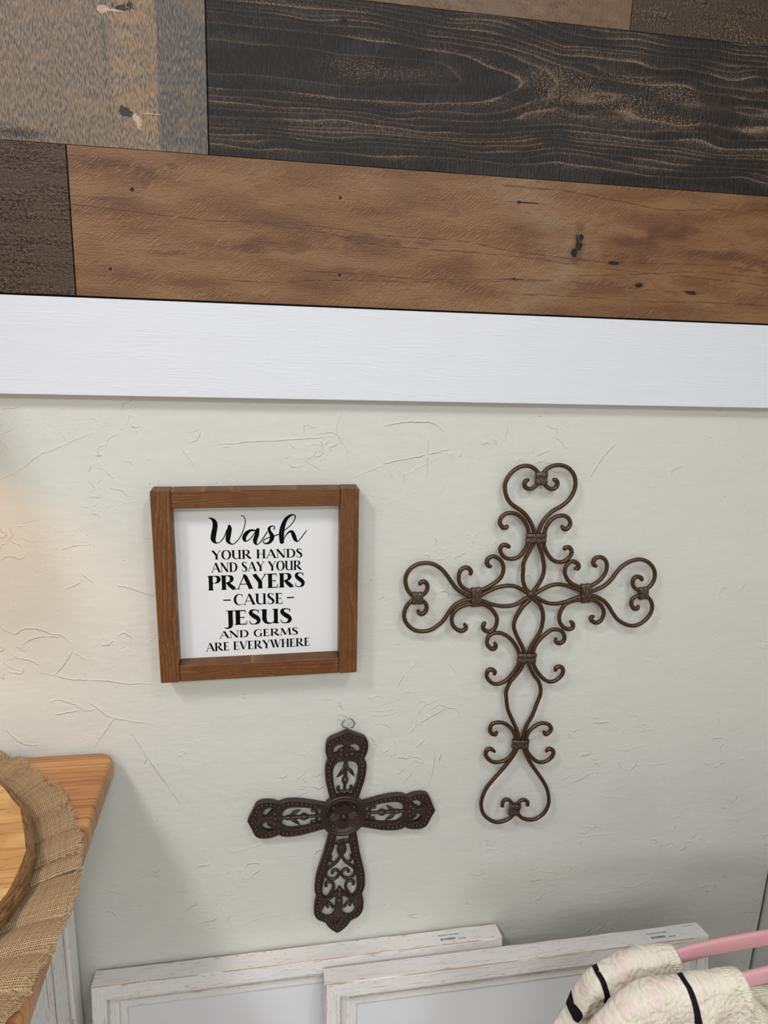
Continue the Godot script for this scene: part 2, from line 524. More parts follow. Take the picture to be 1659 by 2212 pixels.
func room() -> void:
	var fl := structure("floor")
	var b := Buf.new()
	# plank floor, mostly out of view
	var k := 0
	var x := ROOM_L
	while x < ROOM_R:
		b = Buf.new()
		var w := minf(0.18, ROOM_R - x)
		b.box(Vector3(x + w / 2, -0.02, ROOM_F / 2), Vector3(w - 0.002, 0.04, ROOM_F), 0.001)
		part("plank", b, M.floor, fl)
		x += 0.18
		k += 1
	b = Buf.new()
	b.box(Vector3((ROOM_L + ROOM_R) / 2, CEILING + 0.05, ROOM_F / 2), Vector3(ROOM_R - ROOM_L + 0.2, 0.1, ROOM_F + 0.2), 0.001)
	structure_mesh("ceiling", b, M.ceiling)
	plaster()
	# front face of the back wall, cut fine enough to undulate a little
	b = Buf.new()
	var rows := []
	var uvs := []
	var n := FastNoiseLite.new()
	n.seed = 5
	n.frequency = 3.2
	n.fractal_octaves = 2
	for i in 81:
		var y := CEILING * (80 - i) / 80.0
		var r := PackedVector3Array()
		var u := PackedVector2Array()
		for j in 101:
			var xx := lerpf(ROOM_L, ROOM_R, j / 100.0)
			r.append(Vector3(xx, y, -0.002 + 0.0016 * n.get_noise_2d(xx, y)))
			u.append(Vector2((xx - WALL_X) / WALL_W, 1.0 - (y - WALL_Y) / WALL_H))
		rows.append(r)
		uvs.append(u)
	b.grid(rows, uvs)
	b.box(Vector3((ROOM_L + ROOM_R) / 2, CEILING / 2, -0.06), Vector3(ROOM_R - ROOM_L + 0.2, CEILING + 0.1, 0.1), 0.001)
	var wb := structure_mesh("wall_back", b, M.plaster, false)
	wb.set_meta("label", "rough trowelled pale grey-green plaster wall behind the crosses")
	b = Buf.new()
	rows = []
	uvs = []
	for i in 41:
		var y := CEILING * (40 - i) / 40.0
		var r := PackedVector3Array()
		var u := PackedVector2Array()
		for j in 61:
			var zz := lerpf(-0.002, ROOM_F, j / 60.0)
			r.append(Vector3(ROOM_R + 0.002 * n.get_noise_2d(zz + 9.0, y) + (0.003 if j > 0 else 0.006), y, zz))
			u.append(Vector2(zz / WALL_W, 1.0 - (y - WALL_Y) / WALL_H))
		rows.append(r)
		uvs.append(u)
	b.grid(rows, uvs)
	b.box(Vector3(ROOM_R + 0.06, CEILING / 2, ROOM_F / 2), Vector3(0.1, CEILING + 0.1, ROOM_F + 0.2), 0.001)
	structure_mesh("wall_right", b, M.plaster, false)
	b = Buf.new()
	b.box(Vector3(ROOM_L - 0.05, CEILING / 2, ROOM_F / 2), Vector3(0.1, CEILING + 0.1, ROOM_F + 0.2), 0.001)
	structure_mesh("wall_left", b, M.plain_wall)
	b = Buf.new()
	b.box(Vector3((ROOM_L + ROOM_R) / 2, CEILING / 2, ROOM_F + 0.05), Vector3(ROOM_R - ROOM_L + 0.2, CEILING + 0.1, 0.1), 0.001)
	structure_mesh("wall_front", b, M.plain_wall)


func structure_mesh(called: String, b: Buf, m: Material, fix := true) -> MeshInstance3D:
	var o := part(called, b, m, self, Vector3.ZERO, fix)
	o.set_meta("kind", "structure")
	return o


const WALL_X := -0.5
const WALL_Y := 0.1
const WALL_W := 1.55
const WALL_H := 1.35


# troweled plaster: broad ripples, ridges where the trowel lifted, small pits
func plaster() -> void:
	var w := 2048
	var h := 1784
	var broad := cloud(w, h, 165, 120, 3, 3)
	var streak := cloud(w, h, 66, 15, 4, 3)
	var grain := cloud(w, h, 5, 4, 6, 2)
	var dents := cloud(w, h, 42, 26, 7, 3)
	var crumb := cloud(w, h, 15, 10, 8, 3)
	var where := cloud(w, h, 210, 130, 9, 3)
	var a := PackedFloat32Array()
	a.resize(w * h)
	for i in w * h:
		# crumbs: sharp creases of the noise, only in worked-over patches
		var k := where[i]
		var c := 0.0
		if k > 138:
			c = maxf(0.0, 1.0 - absf(crumb[i] - 128) * 0.075) * minf(1.0, (k - 138) * 0.022)
		a[i] = 0.30 + broad[i] * 0.00056 + streak[i] * 0.00016 + grain[i] * 0.00008 + dents[i] * 0.00030 + c * 0.052
	var rng := RandomNumberGenerator.new()
	rng.seed = 77
	var lines := []
	for q in TROWEL:
		var s := []
		for k in range(0, q.size(), 2):
			s.append((q[k] / 1000.0 - WALL_X) / WALL_W * w)
			s.append((1.0 - (q[k + 1] / 1000.0 - WALL_Y) / WALL_H) * h)
		lines.append([s, rng.randf_range(0.12, 0.30), rng.randf_range(0.75, 1.2), 1.7])
	# clusters of short scars, and lone scratches
	for c in 120:
		var cx := rng.randf_range(0, w)
		var cy := rng.randf_range(0, h)
		var dir := rng.randf_range(-0.9, 0.5)
		for k in rng.randi_range(2, 9):
			var x := cx + rng.randfn(0, 28)
			var y := cy + rng.randfn(0, 20)
			var s := []
			var d := dir + rng.randfn(0, 0.7)
			for q in rng.randi_range(3, 6):
				s.append(x)
				s.append(y)
				x += cos(d) * rng.randf_range(4, 13)
				y += sin(d) * rng.randf_range(4, 11)
				d += rng.randfn(0, 0.7)
			lines.append([s, rng.randf_range(0.08, 0.30) * (1 if rng.randf() < 0.72 else -1), rng.randf_range(0.6, 1.15), 1.3])
	for c in 90:
		var x := rng.randf_range(0, w)
		var y := rng.randf_range(0, h)
		var d := rng.randf_range(-0.9, 0.6)
		var s := []
		for q in rng.randi_range(3, 7):
			s.append(x)
			s.append(y)
			x += cos(d) * rng.randf_range(14, 34)
			y += sin(d) * rng.randf_range(14, 30)
			d += rng.randfn(0, 0.22)
		lines.append([s, rng.randf_range(0.04, 0.14) * (1 if rng.randf() < 0.6 else -1), rng.randf_range(0.6, 1.1), 0.7])
	for l in lines:
		var pts := soft(l[0], 2, 10)
		var rad: float = l[2]
		var e := int(ceil(rad * 2.2))
		var wob: float = l[3]
		var prev := Vector2(-99, -99)
		for q in pts.size():
			var px: float = pts[q][0] + rng.randfn(0, wob * 0.35)
			var py: float = pts[q][1] + rng.randfn(0, wob * 0.35)
			if Vector2(px, py).distance_to(prev) < 0.9:
				continue
			var from := prev if prev.x > -90 else Vector2(px, py)
			var steps := maxi(1, int(Vector2(px, py).distance_to(from)))
			prev = Vector2(px, py)
			var amp: float = l[1] * (0.45 + 0.55 * sin(PI * (q + 0.5) / pts.size())) * rng.randf_range(0.7, 1.1)
			for sstep in steps:
				var at := from.lerp(prev, (sstep + 1.0) / steps)
				var ix := int(at.x)
				var iy := int(at.y)
				for oy in range(-e, e + 1):
					for ox in range(-e, e + 1):
						var xx := ix + ox
						var yy := iy + oy
						if xx < 0 or yy < 0 or xx >= w or yy >= h:
							continue
						var d2 := (Vector2(xx, yy) - at).length_squared() / (rad * rad)
						var g := amp * exp(-d2)
						var base: float = 0.335 + broad[yy * w + xx] * 0.00056 + dents[yy * w + xx] * 0.00030
						var old := a[yy * w + xx]
						if amp > 0.0:
							a[yy * w + xx] = maxf(old, base + g)
						else:
							a[yy * w + xx] = minf(old, base + g + 0.03)
	for c in 300:
		var ix := rng.randi_range(3, w - 4)
		var iy := rng.randi_range(3, h - 4)
		var amp := rng.randf_range(-0.25, 0.22)
		for oy in range(-2, 3):
			for ox in range(-2, 3):
				a[(iy + oy) * w + ix + ox] += amp * exp(-(ox * ox + oy * oy) / 1.6)
	var im := Image.create_from_data(w, h, false, Image.FORMAT_RF, a.to_byte_array())
	M.plaster = dressed(null, im, PLASTER_RELIEF, 0.52, 0.45)
	M.plaster.albedo_color = WALL_COLOR


const PLASTER_RELIEF := 0.62
const WALL_COLOR := Color(0.860, 0.855, 0.833)


# ---------------------------------------------------------------- planked upper wall
const ROW := [1.5415, 1.7335, 1.9390, 2.1390, 2.3390, 2.5390, 2.75]


func planks() -> void:
	var wall := structure("wall_upper", "reclaimed wood planks cladding the upper wall above the white board")
	var backing := Buf.new()
	backing.box(Vector3((ROOM_L + ROOM_R) / 2, 2.145, 0.0035), Vector3(ROOM_R - ROOM_L, 1.21, 0.005), 0.001)
	part("backing", backing, paint(Color(0.10, 0.08, 0.07), 0.9), wall)
	var brown := wood_brown()
	var dark := wood_dark()
	var grey := wood_grey()
	var rough := wood_rough()
	var tan_ := wood_tan()
	var speck := wood_speck()
	# each plank: left, right, row, material, label
	var list := [
		[-0.254, ROOM_R, 0, brown, "warm brown plank with a black knot and nail holes"],
		[-1.02, -0.255, 0, rough, "short dark rough plank end"],
		[-2.4, -1.021, 0, brown, ""],
		[-0.0695, ROOM_R, 1, dark, "charcoal plank with tan arching grain"],
		[-0.55, -0.0705, 1, grey, "weathered grey-brown sawn plank with two knots"],
		[-2.4, -0.551, 1, tan_, ""],
		[-0.40, 0.5250, 2, tan_, "plain tan plank"],
		[0.5255, ROOM_R, 2, speck, "dark plank flecked with tan"],
		[-1.3, -0.401, 2, rough, ""],
		[-2.4, -1.301, 2, brown, ""],
	]
	var ms := [tan_, dark, brown, speck, rough]
	for r in range(3, 6):
		var x := -2.4
		var k := r
		while x < ROOM_R - 0.02:
			var w := minf(0.9 if k % 2 else 1.25, ROOM_R - x)
			list.append([x, x + w, r, ms[k % 5], ""])
			x += w
			k += 1
	for q in list:
		var y0: float = ROW[q[2]]
		var y1: float = ROW[q[2] + 1]
		var b := Buf.new()
		var w: float = q[1] - q[0] - 0.0003
		var h: float = y1 - y0 - 0.0003
		var c := Vector3((q[0] + q[1]) / 2, (y0 + y1) / 2, 0.010)
		b.box(Vector3.ZERO, Vector3(w, h, 0.008), 0.0006, Vector2(-w / 2, -h / 2), Vector2(1.0 / w, 1.0 / h))
		var o := part("plank", b, q[3], wall, c)
		if q[4]:
			o.set_meta("label", q[4])


func put_rgb(d: PackedByteArray, i: int, c: Color) -> void:
	d[i * 3] = int(clampf(c.r, 0, 1) * 255.0)
	d[i * 3 + 1] = int(clampf(c.g, 0, 1) * 255.0)
	d[i * 3 + 2] = int(clampf(c.b, 0, 1) * 255.0)


func rgb_image(w: int, h: int, d: PackedByteArray) -> Image:
	return Image.create_from_data(w, h, false, Image.FORMAT_RGB8, d)


func grey_image(w: int, h: int, d: PackedFloat32Array) -> Image:
	return Image.create_from_data(w, h, false, Image.FORMAT_RF, d.to_byte_array())


# warm brown board: diagonal planer scratches, thin grain lines, stains, nail holes, knots
func wood_brown() -> StandardMaterial3D:
	var w := 1792
	var h := 274
	var x0 := -254.0
	var per := 1284.0 / w
	var ytop := 1733.5
	var big := cloud(w, h, 260, 60, 11, 3)
	var stain := cloud(w, h, 70, 26, 12, 3)
	var fine := cloud(w, h, 5, 3, 13, 2)
	var fib := cloud(w, h, 46, 3, 14, 2)
	var warp := cloud(w, h, 420, 120, 15, 2)
	# scratches are noise sheared along a diagonal
	var scr := cloud(w, h, 64, 4.5, 16, 2)
	var px := PackedByteArray()
	px.resize(w * h * 3)
	var hg := PackedFloat32Array()
	hg.resize(w * h)
	var base := Color(0.480, 0.330, 0.212)
	var lite := Color(0.600, 0.455, 0.325)
	var deep := Color(0.350, 0.210, 0.125)
	var greyish := Color(0.575, 0.480, 0.385)
	# grain lines: height at the left, rise over the board, reach from, to
	var grain_y := [[1655.0, -32.0, -254.0, 1030.0], [1640.0, -48.0, 20.0, 900.0], [1590.0, -14.0, 60.0, 700.0], [1572.0, 22.0, -60.0, 420.0], [1716.0, -20.0, 350.0, 1030.0], [1600.0, 34.0, 480.0, 1030.0], [1560.0, 6.0, 380.0, 1030.0]]
	# nails: x, y, radius; knots: x, y, rx, ry
	var holes := [[-173.0, 1682.0, 2.6, 2.6], [-207.0, 1575.0, 2.6, 2.6], [111.0, 1689.0, 2.2, 2.2], [112.0, 1582.0, 2.4, 2.4], [478.0, 1646.0, 5.5, 15.0], [472.0, 1632.0, 5.5, 7.0], [481.0, 1655.0, 4.0, 6.0], [537.0, 1620.0, 10.0, 3.0], [378.0, 1700.0, 3.4, 2.2], [392.0, 1699.8, 18.0, 0.7], [379.0, 1588.0, 3.4, 2.0], [379.0, 1588.3, 14.0, 0.7], [584.0, 1588.0, 6.0, 2.4], [673.0, 1582.0, 9.0, 1.2], [676.0, 1579.0, 7.0, 1.0]]
	# red-brown stains: x, y, rx, ry
	var stains := [[-205.0, 1712.0, 34.0, 7.0], [-160.0, 1702.0, 16.0, 8.0], [-118.0, 1716.0, 7.0, 5.0], [-155.0, 1693.0, 7.0, 8.0], [-20.0, 1612.0, 60.0, 5.0], [-130.0, 1600.0, 30.0, 5.0], [20.0, 1622.0, 45.0, 6.0], [170.0, 1634.0, 70.0, 6.0], [-215.0, 1668.0, 40.0, 4.0], [640.0, 1672.0, 60.0, 12.0], [720.0, 1640.0, 90.0, 10.0], [560.0, 1655.0, 40.0, 9.0], [850.0, 1630.0, 120.0, 12.0]]
	for y in h:
		var wy := ytop - (y + 0.5) * per
		for x in w:
			var i := y * w + x
			var wx := x0 + (x + 0.5) * per
			var c := base.lerp(lite, smooth(100, 215, big[i]) * 0.5 + (fine[i] - 128) * 0.002).lerp(deep, smooth(128, 30, big[i]) * 0.45)
			# greyer wavy band left of the large knot
			var band := smooth(0.0, 1.0, 1.0 - absf(wx - 425.0 + 40.0 * sin(wy * 0.03)) / 75.0)
			c = c.lerp(greyish, band * (0.35 + 0.4 * smooth(90, 170, stain[i])))
			c = c.lerp(deep, smooth(150, 245, stain[i]) * 0.28)
			for q in stains:
				var e: float = pow((wx - q[0]) / q[2], 2) + pow((wy - q[1]) / q[3], 2)
				if e < 2.0:
					c = c.lerp(deep, clampf((1.25 - sqrt(e) + (stain[i] - 128) * 0.006) * 0.8, 0.0, 0.62))
			# sheared planer scratches
			var sx := posmod(x - int(y * 1.3), w)
			var sy := posmod(y + int(x * 0.8), h)
			var sc := scr[sy * w + sx]
			var patch := smooth(95, 165, big[posmod(i + 37 * w, w * h)])
			var m := smooth(138, 190, sc) * patch
			c = c.lerp(lite, m * 0.45)
			# grain
			var wv := (warp[i] - 128) * 0.06
			var line := 0.0
			for g in grain_y:
				if wx < g[2] or wx > g[3]:
					continue
				var d: float = absf(wy - g[0] - g[1] * (wx - g[2]) / 900.0 + wv + 3.0 * sin(wx * 0.011 + g[0]))
				if d < 3.0:
					line = maxf(line, (1.0 - smooth(0.3, 1.2, d)) * smooth(70, 140, fib[i]))
			c = c.lerp(deep, line * 0.8)
			c = c.lerp(deep, smooth(150, 215, fib[i]) * 0.34)
			c = c.lerp(lite, smooth(105, 45, fib[i]) * 0.22)
			var bump := 0.5 + (fine[i] - 128) * 0.0022 + m * 0.30 - line * 0.3 + (fib[i] - 128) * 0.0008
			for q in holes:
				var dx: float = (wx - q[0]) / q[2]
				var dy: float = (wy - q[1]) / q[3]
				if absf(dx) > 2.6 or absf(dy) > 2.6:
					continue
				var r := sqrt(dx * dx + dy * dy) + (stain[i] - 128) * 0.004 + (fine[i] - 128) * 0.0015
				if r < 1.0:
					c = Color(0.05, 0.04, 0.035)
					bump = 0.1
				elif r < 2.4 and q[2] > 5.0:
					c = c.lerp(deep, (2.4 - r) / 1.4 * 0.5)
				elif r < 1.5:
					c = c.lerp(lite, 0.5)
			put_rgb(px, i, c)
			hg[i] = bump
	return dressed(rgb_image(w, h, px), grey_image(w, h, hg), 0.11, 0.40, 0.42)


# charcoal board whose tan grain arches round a long eye
func wood_dark() -> StandardMaterial3D:
	var w := 1664
	var h := 310
	var per := 1099.5 / w
	var warp := cloud(w, h, 230, 60, 21, 3)
	var speck := cloud(w, h, 7, 4, 22, 2)
	var vert := cloud(w, h, 3.2, 40, 23, 2)
	var big := cloud(w, h, 220, 60, 24, 3)
	var fine := cloud(w, h, 4, 3, 25, 2)
	var px := PackedByteArray()
	px.resize(w * h * 3)
	var hg := PackedFloat32Array()
	hg.resize(w * h)
	var coal := Color(0.112, 0.095, 0.090)
	var ash := Color(0.228, 0.205, 0.200)
	var tan_ := Color(0.640, 0.520, 0.415)
	var rings := [[20.0, 0.5, 3.0], [36.0, 1.0, 7.0], [48.0, 0.7, 3.0], [55.0, 1.0, 4.0], [61.0, 0.6, 2.0], [68.0, 1.0, 6.0], [75.0, 0.7, 3.0], [79.0, 0.9, 2.5], [85.0, 0.7, 5.0], [92.0, 0.95, 3.0], [98.0, 0.7, 4.0], [106.0, 0.9, 4.0]]
	for y in h:
		var wy := 1939.0 - (y + 0.5) * per
		for x in w:
			var i := y * w + x
			var wx := -69.5 + (x + 0.5) * per
			var v := wy - 1851.0 - 5.0 * sin(wx * 0.0042 + 1.0)
			var d := 36.0 * pow(clampf((wx - 60.0) / 300.0, 0.0, 1.6), 1.6)
			d = minf(d, 50.0)
			var phi := sqrt(v * v + d * d) + (warp[i] - 128) * 0.040 + (speck[i] - 128) * 0.006
			var tone := 0.0
			var grit := smooth(105, 175, speck[i]) * smooth(80, 150, fine[i])
			for r in rings:
				var t: float = phi - r[0]
				if t > 16.0 or t < -2.0:
					continue
				var q := 0.0
				if t >= 0.0:
					q = maxf(exp(-t / 0.9) * 1.05, exp(-t / r[2]) * grit * 1.1)
				else:
					q = exp(t / 0.35) * 0.9
				tone = maxf(tone, q * r[1])
			# worn field to the right of the eye and inside it
			var worn := smooth(340, 420, wx) * (1.0 - smooth(620, 760, wx)) * (1.0 - smooth(20, 46, absf(v)))
			worn = maxf(worn, (1.0 - smooth(8, 24, phi)) * 0.7 * smooth(40, 130, wx))
			tone = maxf(tone, worn * grit * 1.1)
			tone = maxf(tone, worn * smooth(160, 215, vert[i]) * 0.6)
			tone *= 0.45 + 0.65 * smooth(80, 150, big[i])
			tone = maxf(tone, smooth(190, 235, vert[i]) * 0.30)
			var c := coal.lerp(ash, clampf(smooth(120, 210, big[i]) * 0.5 + (vert[i] - 128) * 0.006, 0.0, 1.0))
			c = c.lerp(tan_, clampf(tone * (0.85 + (fine[i] - 128) * 0.004), 0.0, 1.0))
			# small pin knots
			for k in [[112.0, 1912.0], [120.0, 1829.0], [285.0, 1893.0]]:
				var r: float = Vector2((wx - k[0]) * 0.7, wy - k[1]).length() + (speck[i] - 128) * 0.012
				if r < 6.0:
					c = c.lerp(coal, 0.9 if r < 3.0 else 0.35)
			put_rgb(px, i, c)
			hg[i] = 0.4 + tone * 0.4 + (vert[i] - 128) * 0.0022 + (fine[i] - 128) * 0.0018
	return dressed(rgb_image(w, h, px), grey_image(w, h, hg), 0.13, 0.44, 0.36)


# grey-brown sawn board with upright fuzz, a tan strip, a dark strip and two knots
func wood_grey() -> StandardMaterial3D:
	var w := 768
	var h := 330
	var per := 479.5 / w
	var fuzz := cloud(w, h, 3.2, 17, 31, 3)
	var big := cloud(w, h, 90, 60, 32, 3)
	var fine := cloud(w, h, 4, 6, 33, 2)
	var px := PackedByteArray()
	px.resize(w * h * 3)
	var hg := PackedFloat32Array()
	hg.resize(w * h)
	var base := Color(0.490, 0.412, 0.348)
	var tan_ := Color(0.590, 0.470, 0.360)
	var slate := Color(0.340, 0.305, 0.285)
	for y in h:
		var wy := 1939.0 - (y + 0.5) * per
		for x in w:
			var i := y * w + x
			var wx := -550.0 + (x + 0.5) * per + (fine[i] - 128) * 0.012
			var c := base
			var strip := smooth(-196, -186, wx) * (1.0 - smooth(-136, -131, wx))
			c = c.lerp(tan_, strip * (0.4 + 0.6 * smooth(90, 150, big[i])))
			c = c.lerp(slate, smooth(-136, -131, wx) * 0.95)
			c = c.lerp(slate, (1.0 - smooth(0.0, 3.5, absf(wx + 199.0))) * 0.8 * smooth(1800, 1812, wy))
			var k := (fuzz[i] - 128) / 128.0
			c = c.lerp(Color(0.66, 0.59, 0.52), clampf(k * 1.4, 0, 1) * 0.6)
			c = c.lerp(Color(0.14, 0.125, 0.125), clampf(-k * 1.4, 0, 1) * 0.62)
			c = c.lerp(tan_, smooth(160, 200, big[i]) * 0.3)
			var bump := 0.5 + k * 0.4
			for q in [[-174.0, 1900.0, 11.0, 5.0], [-165.0, 1904.0, 6.0, 6.0], [-177.0, 1779.0, 5.0, 4.0], [-172.0, 1776.0, 5.0, 2.5], [-181.0, 1782.0, 2.5, 4.0]]:
				var r := sqrt(pow((wx - q[0]) / q[2], 2) + pow((wy - q[1]) / q[3], 2)) + (big[i] - 128) * 0.006 + (fine[i] - 128) * 0.006
				if r < 1.0:
					c = Color(0.06, 0.05, 0.05)
					bump = 0.1
			for q in [[-160.0, 1767.0, 5.0, 10.0], [-164.0, 1772.0, 4.0, 6.0], [-198.0, 1896.0, 7.0, 4.5], [-183.0, 1896.0, 14.0, 1.8], [-146.0, 1778.0, 14.0, 1.0]]:
				var r := sqrt(pow((wx - q[0]) / q[2], 2) + pow((wy - q[1]) / q[3], 2)) + (big[i] - 128) * 0.004 + (fine[i] - 128) * 0.003
				if r < 1.0:
					c = c.lerp(Color(0.80, 0.69, 0.60), 0.8)
					bump = 0.8
			var sm := sqrt(pow((wx + 314.0) / 46.0, 2) + pow((wy - 1742.0) / 9.0, 2)) + (fine[i] - 128) * 0.006
			if sm < 1.0:
				c = c.lerp(Color(0.12, 0.11, 0.11), (1.0 - sm) * 0.9)
			put_rgb(px, i, c)
			hg[i] = bump
	return dressed(rgb_image(w, h, px), grey_image(w, h, hg), 0.13, 0.44, 0.5)


func wood_mix(w: int, h: int, seed_: int, cx: float, cy: float, base: Color, low: Color, high: Color, cut: float, relief: float) -> StandardMaterial3D:
	var a := cloud(w, h, cx, cy, seed_, 4)
	var b := cloud(w, h, 4, 3, seed_ + 1, 2)
	var g := cloud(w, h, 150, 9, seed_ + 2, 3)
	var v := cloud(w, h, 3.4, 26, seed_ + 3, 2)
	var p := cloud(w, h, 120, 50, seed_ + 4, 3)
	var px := PackedByteArray()
	px.resize(w * h * 3)
	var hg := PackedFloat32Array()
	hg.resize(w * h)
	for i in w * h:
		var c := base.lerp(low, smooth(140, 220, g[i]) * 0.5 + (v[i] - 128) * 0.0014)
		var t := ((a[i] - 128) * 0.7 + (b[i] - 128) * 0.9 + (g[i] - 128) * 0.35) / 128.0
		var rough := 0.35 + 0.8 * smooth(80, 165, p[i])
		c = c.lerp(high, smooth(cut, cut + 0.5, t) * 0.8 * rough)
		c = c.lerp(low, smooth(cut, cut + 0.5, -t) * 0.95 * rough)
		put_rgb(px, i, c)
		hg[i] = 0.5 + t * 0.35 * rough + (v[i] - 128) * 0.0008
	return dressed(rgb_image(w, h, px), grey_image(w, h, hg), relief, 0.46, 0.45)


func wood_rough() -> StandardMaterial3D:
	return wood_mix(1024, 270, 41, 9, 6, Color(0.300, 0.205, 0.148), Color(0.085, 0.065, 0.058), Color(0.455, 0.335, 0.245), 0.12, 0.20)


func wood_tan() -> StandardMaterial3D:
	return wood_mix(1024, 230, 51, 26, 20, Color(0.455, 0.350, 0.268), Color(0.36, 0.265, 0.20), Color(0.545, 0.44, 0.35), 0.25, 0.06)


func wood_speck() -> StandardMaterial3D:
	return wood_mix(640, 240, 61, 8, 6, Color(0.270, 0.205, 0.155), Color(0.17, 0.125, 0.10), Color(0.50, 0.40, 0.305), 0.10, 0.16)


# ---------------------------------------------------------------- white board
func trim() -> void:
	var w := 1792
	var h := 192
	var a := cloud(w, h, 150, 3.2, 71, 3)
	var b := cloud(w, h, 60, 4, 72, 3)
	var c := cloud(w, h, 240, 40, 73, 2)
	var hg := PackedFloat32Array()
	hg.resize(w * h)
	var bend := cloud(w, h, 300, 90, 74, 2)
	for y in h:
		for x in w:
			var i := y * w + x
			# bristle marks follow the sway of the brush
			var yy := posmod(y + int((bend[i] - 128) * 0.06), h)
			var k := yy * w + x
			hg[i] = 0.5 + ((a[k] - 128) * 0.0014 + (b[k] - 128) * 0.0013) * (0.35 + 0.9 * smooth(90, 170, c[i])) + (c[i] - 128) * 0.0015
	var rng := RandomNumberGenerator.new()
	rng.seed = 8
	for k in 60:
		var ix := rng.randi_range(4, w - 5)
		var iy := rng.randi_range(4, h - 5)
		for oy in range(-3, 4):
			for ox in range(-3, 4):
				hg[(iy + oy) * w + ix + ox] += 0.3 * exp(-(ox * ox + oy * oy) / 2.2)
	var m := dressed(null, grey_image(w, h, hg), 0.06, 0.45, 0.5)
	m.albedo_color = TRIM_COLOR
	m.texture_repeat = true
	var bf := Buf.new()
	bf.box(Vector3((ROOM_L + ROOM_R) / 2, 1.4715, 0.0095), Vector3(ROOM_R - ROOM_L, 0.1345, 0.0195), 0.0012, Vector2(-0.40, -1.54), Vector2(1.0 / 1.3, 1.0 / 0.14))
	var o := structure_mesh("trim_1", bf, m)
	o.set_meta("label", "white brush-painted board running below the wood planks")


const TRIM_COLOR := Color(0.910, 0.913, 0.953)


# ---------------------------------------------------------------- framed sign
func wood_walnut(along_x: bool) -> StandardMaterial3D:
	var w := 896
	var h := 320
	var g := cloud(w, h, 700, 80, 81 if along_x else 91, 2)
	var f := cloud(w, h, 90, 4, 82, 3)
	var s := cloud(w, h, 120, 90, 83, 2)
	var px := PackedByteArray()
	px.resize(w * h * 3)
	var hg := PackedFloat32Array()
	hg.resize(w * h)
	for y in h:
		for x in w:
			var i := y * w + x
			# growth rings cut lengthwise: saw-tooth bands with a pale line at each edge
			var ring := fposmod(g[i] * 0.013 + y * 0.075 + (f[i] - 128) * 0.0012, 1.0)
			var c := Color(0.480, 0.315, 0.178).lerp(Color(0.385, 0.232, 0.122), ring)
			c = c.lerp(Color(0.640, 0.445, 0.270), (1.0 - smooth(0.0, 0.16, ring)) * 0.6)
			c = c.lerp(Color(0.350, 0.205, 0.105), smooth(130, 210, f[i]) * 0.25)
			c = c.lerp(Color(0.37, 0.21, 0.105), smooth(150, 210, s[i]) * 0.4)
			put_rgb(px, i, c)
			hg[i] = 0.5 + (1.0 - smooth(0.0, 0.2, ring)) * 0.2 - (f[i] - 128) * 0.0012
	return dressed(rgb_image(w, h, px), grey_image(w, h, hg), 0.04, 0.5, 0.4)


func sign_frame() -> void:
	var t := thing("framed_sign", "square white sign with black lettering in a brown wooden frame", "sign", SIGN_AT)
	t.rotation.z = 0.011
	var mh := wood_walnut(true)
	var mv := wood_walnut(false)
	var hw := 0.1558
	var hh := 0.1553
	var zc := 0.0185
	for s in [-1, 1]:
		var b := Buf.new()
		b.box(Vector3(s * (hw - 0.0145), 0, zc), Vector3(0.029, hh * 2, 0.035), 0.0014, Vector2(-0.16, -0.16), Vector2(3.0, 8.0), 1)
		part("stile", b, mv, t)
		b = Buf.new()
		b.box(Vector3(0, s * (hh - 0.0138), zc - 0.0006), Vector3(hw * 2 - 0.0586, 0.027, 0.0335), 0.0012, Vector2(-0.2 * s, -0.16 + 0.09 * s), Vector2(3.0, 9.0))
		part("rail", b, mh, t)
	var b := Buf.new()
	b.box(Vector3(0, 0, 0.0050), Vector3(hw * 2 - 0.05, hh * 2 - 0.046, 0.004), 0.0003)
	var canvas := paint(Color(0.93, 0.93, 0.945), 0.6, 0.0, 0.4)
	part("panel", b, canvas, t)
	# handwriting
	b = Buf.new()
	for s in WASH:
		ribbon(b, soft(s, 3, 8), 0.0074, 0.001, true)
	var o := part("lettering", b, M.ink, t, Vector3.ZERO, false)
	o.set_meta("label", "black handwritten word Wash")
	for l in LINES:
		b = Buf.new()
		letters(b, l)
		o = part("lettering", b, M.ink, t, Vector3.ZERO, false)
		o.set_meta("label", "black serif capitals " + l[0] if l[0] != "-" else "short black dash")


# a flat stroke of changing width at height z; s scales to metres
func ribbon(b: Buf, pts: Array, z: float, s: float, round_ends := false) -> void:
	var left := PackedVector3Array()
	var right := PackedVector3Array()
	var n := pts.size()
	for i in n:
		var p := Vector2(pts[i][0], pts[i][1])
		var a := Vector2(pts[maxi(i - 1, 0)][0], pts[maxi(i - 1, 0)][1])
		var c := Vector2(pts[mini(i + 1, n - 1)][0], pts[mini(i + 1, n - 1)][1])
		var d := (c - a).normalized()
		var o := Vector2(-d.y, d.x) * maxf(pts[i][2], 0.01) * 0.5
		left.append(Vector3((p.x + o.x) * s, (p.y + o.y) * s, z))
		right.append(Vector3((p.x - o.x) * s, (p.y - o.y) * s, z))
	b.grid([left, right], [])
	if not round_ends:
		return
	for e in [0, n - 1]:
		var r: float = maxf(pts[e][2], 0.01) * 0.5 * s
		var ring := PackedVector3Array()
		for k in 10:
			var a := -TAU * k / 10
			ring.append(Vector3(pts[e][0] * s + cos(a) * r, pts[e][1] * s + sin(a) * r, z - 0.00002))
		b.fan(ring)


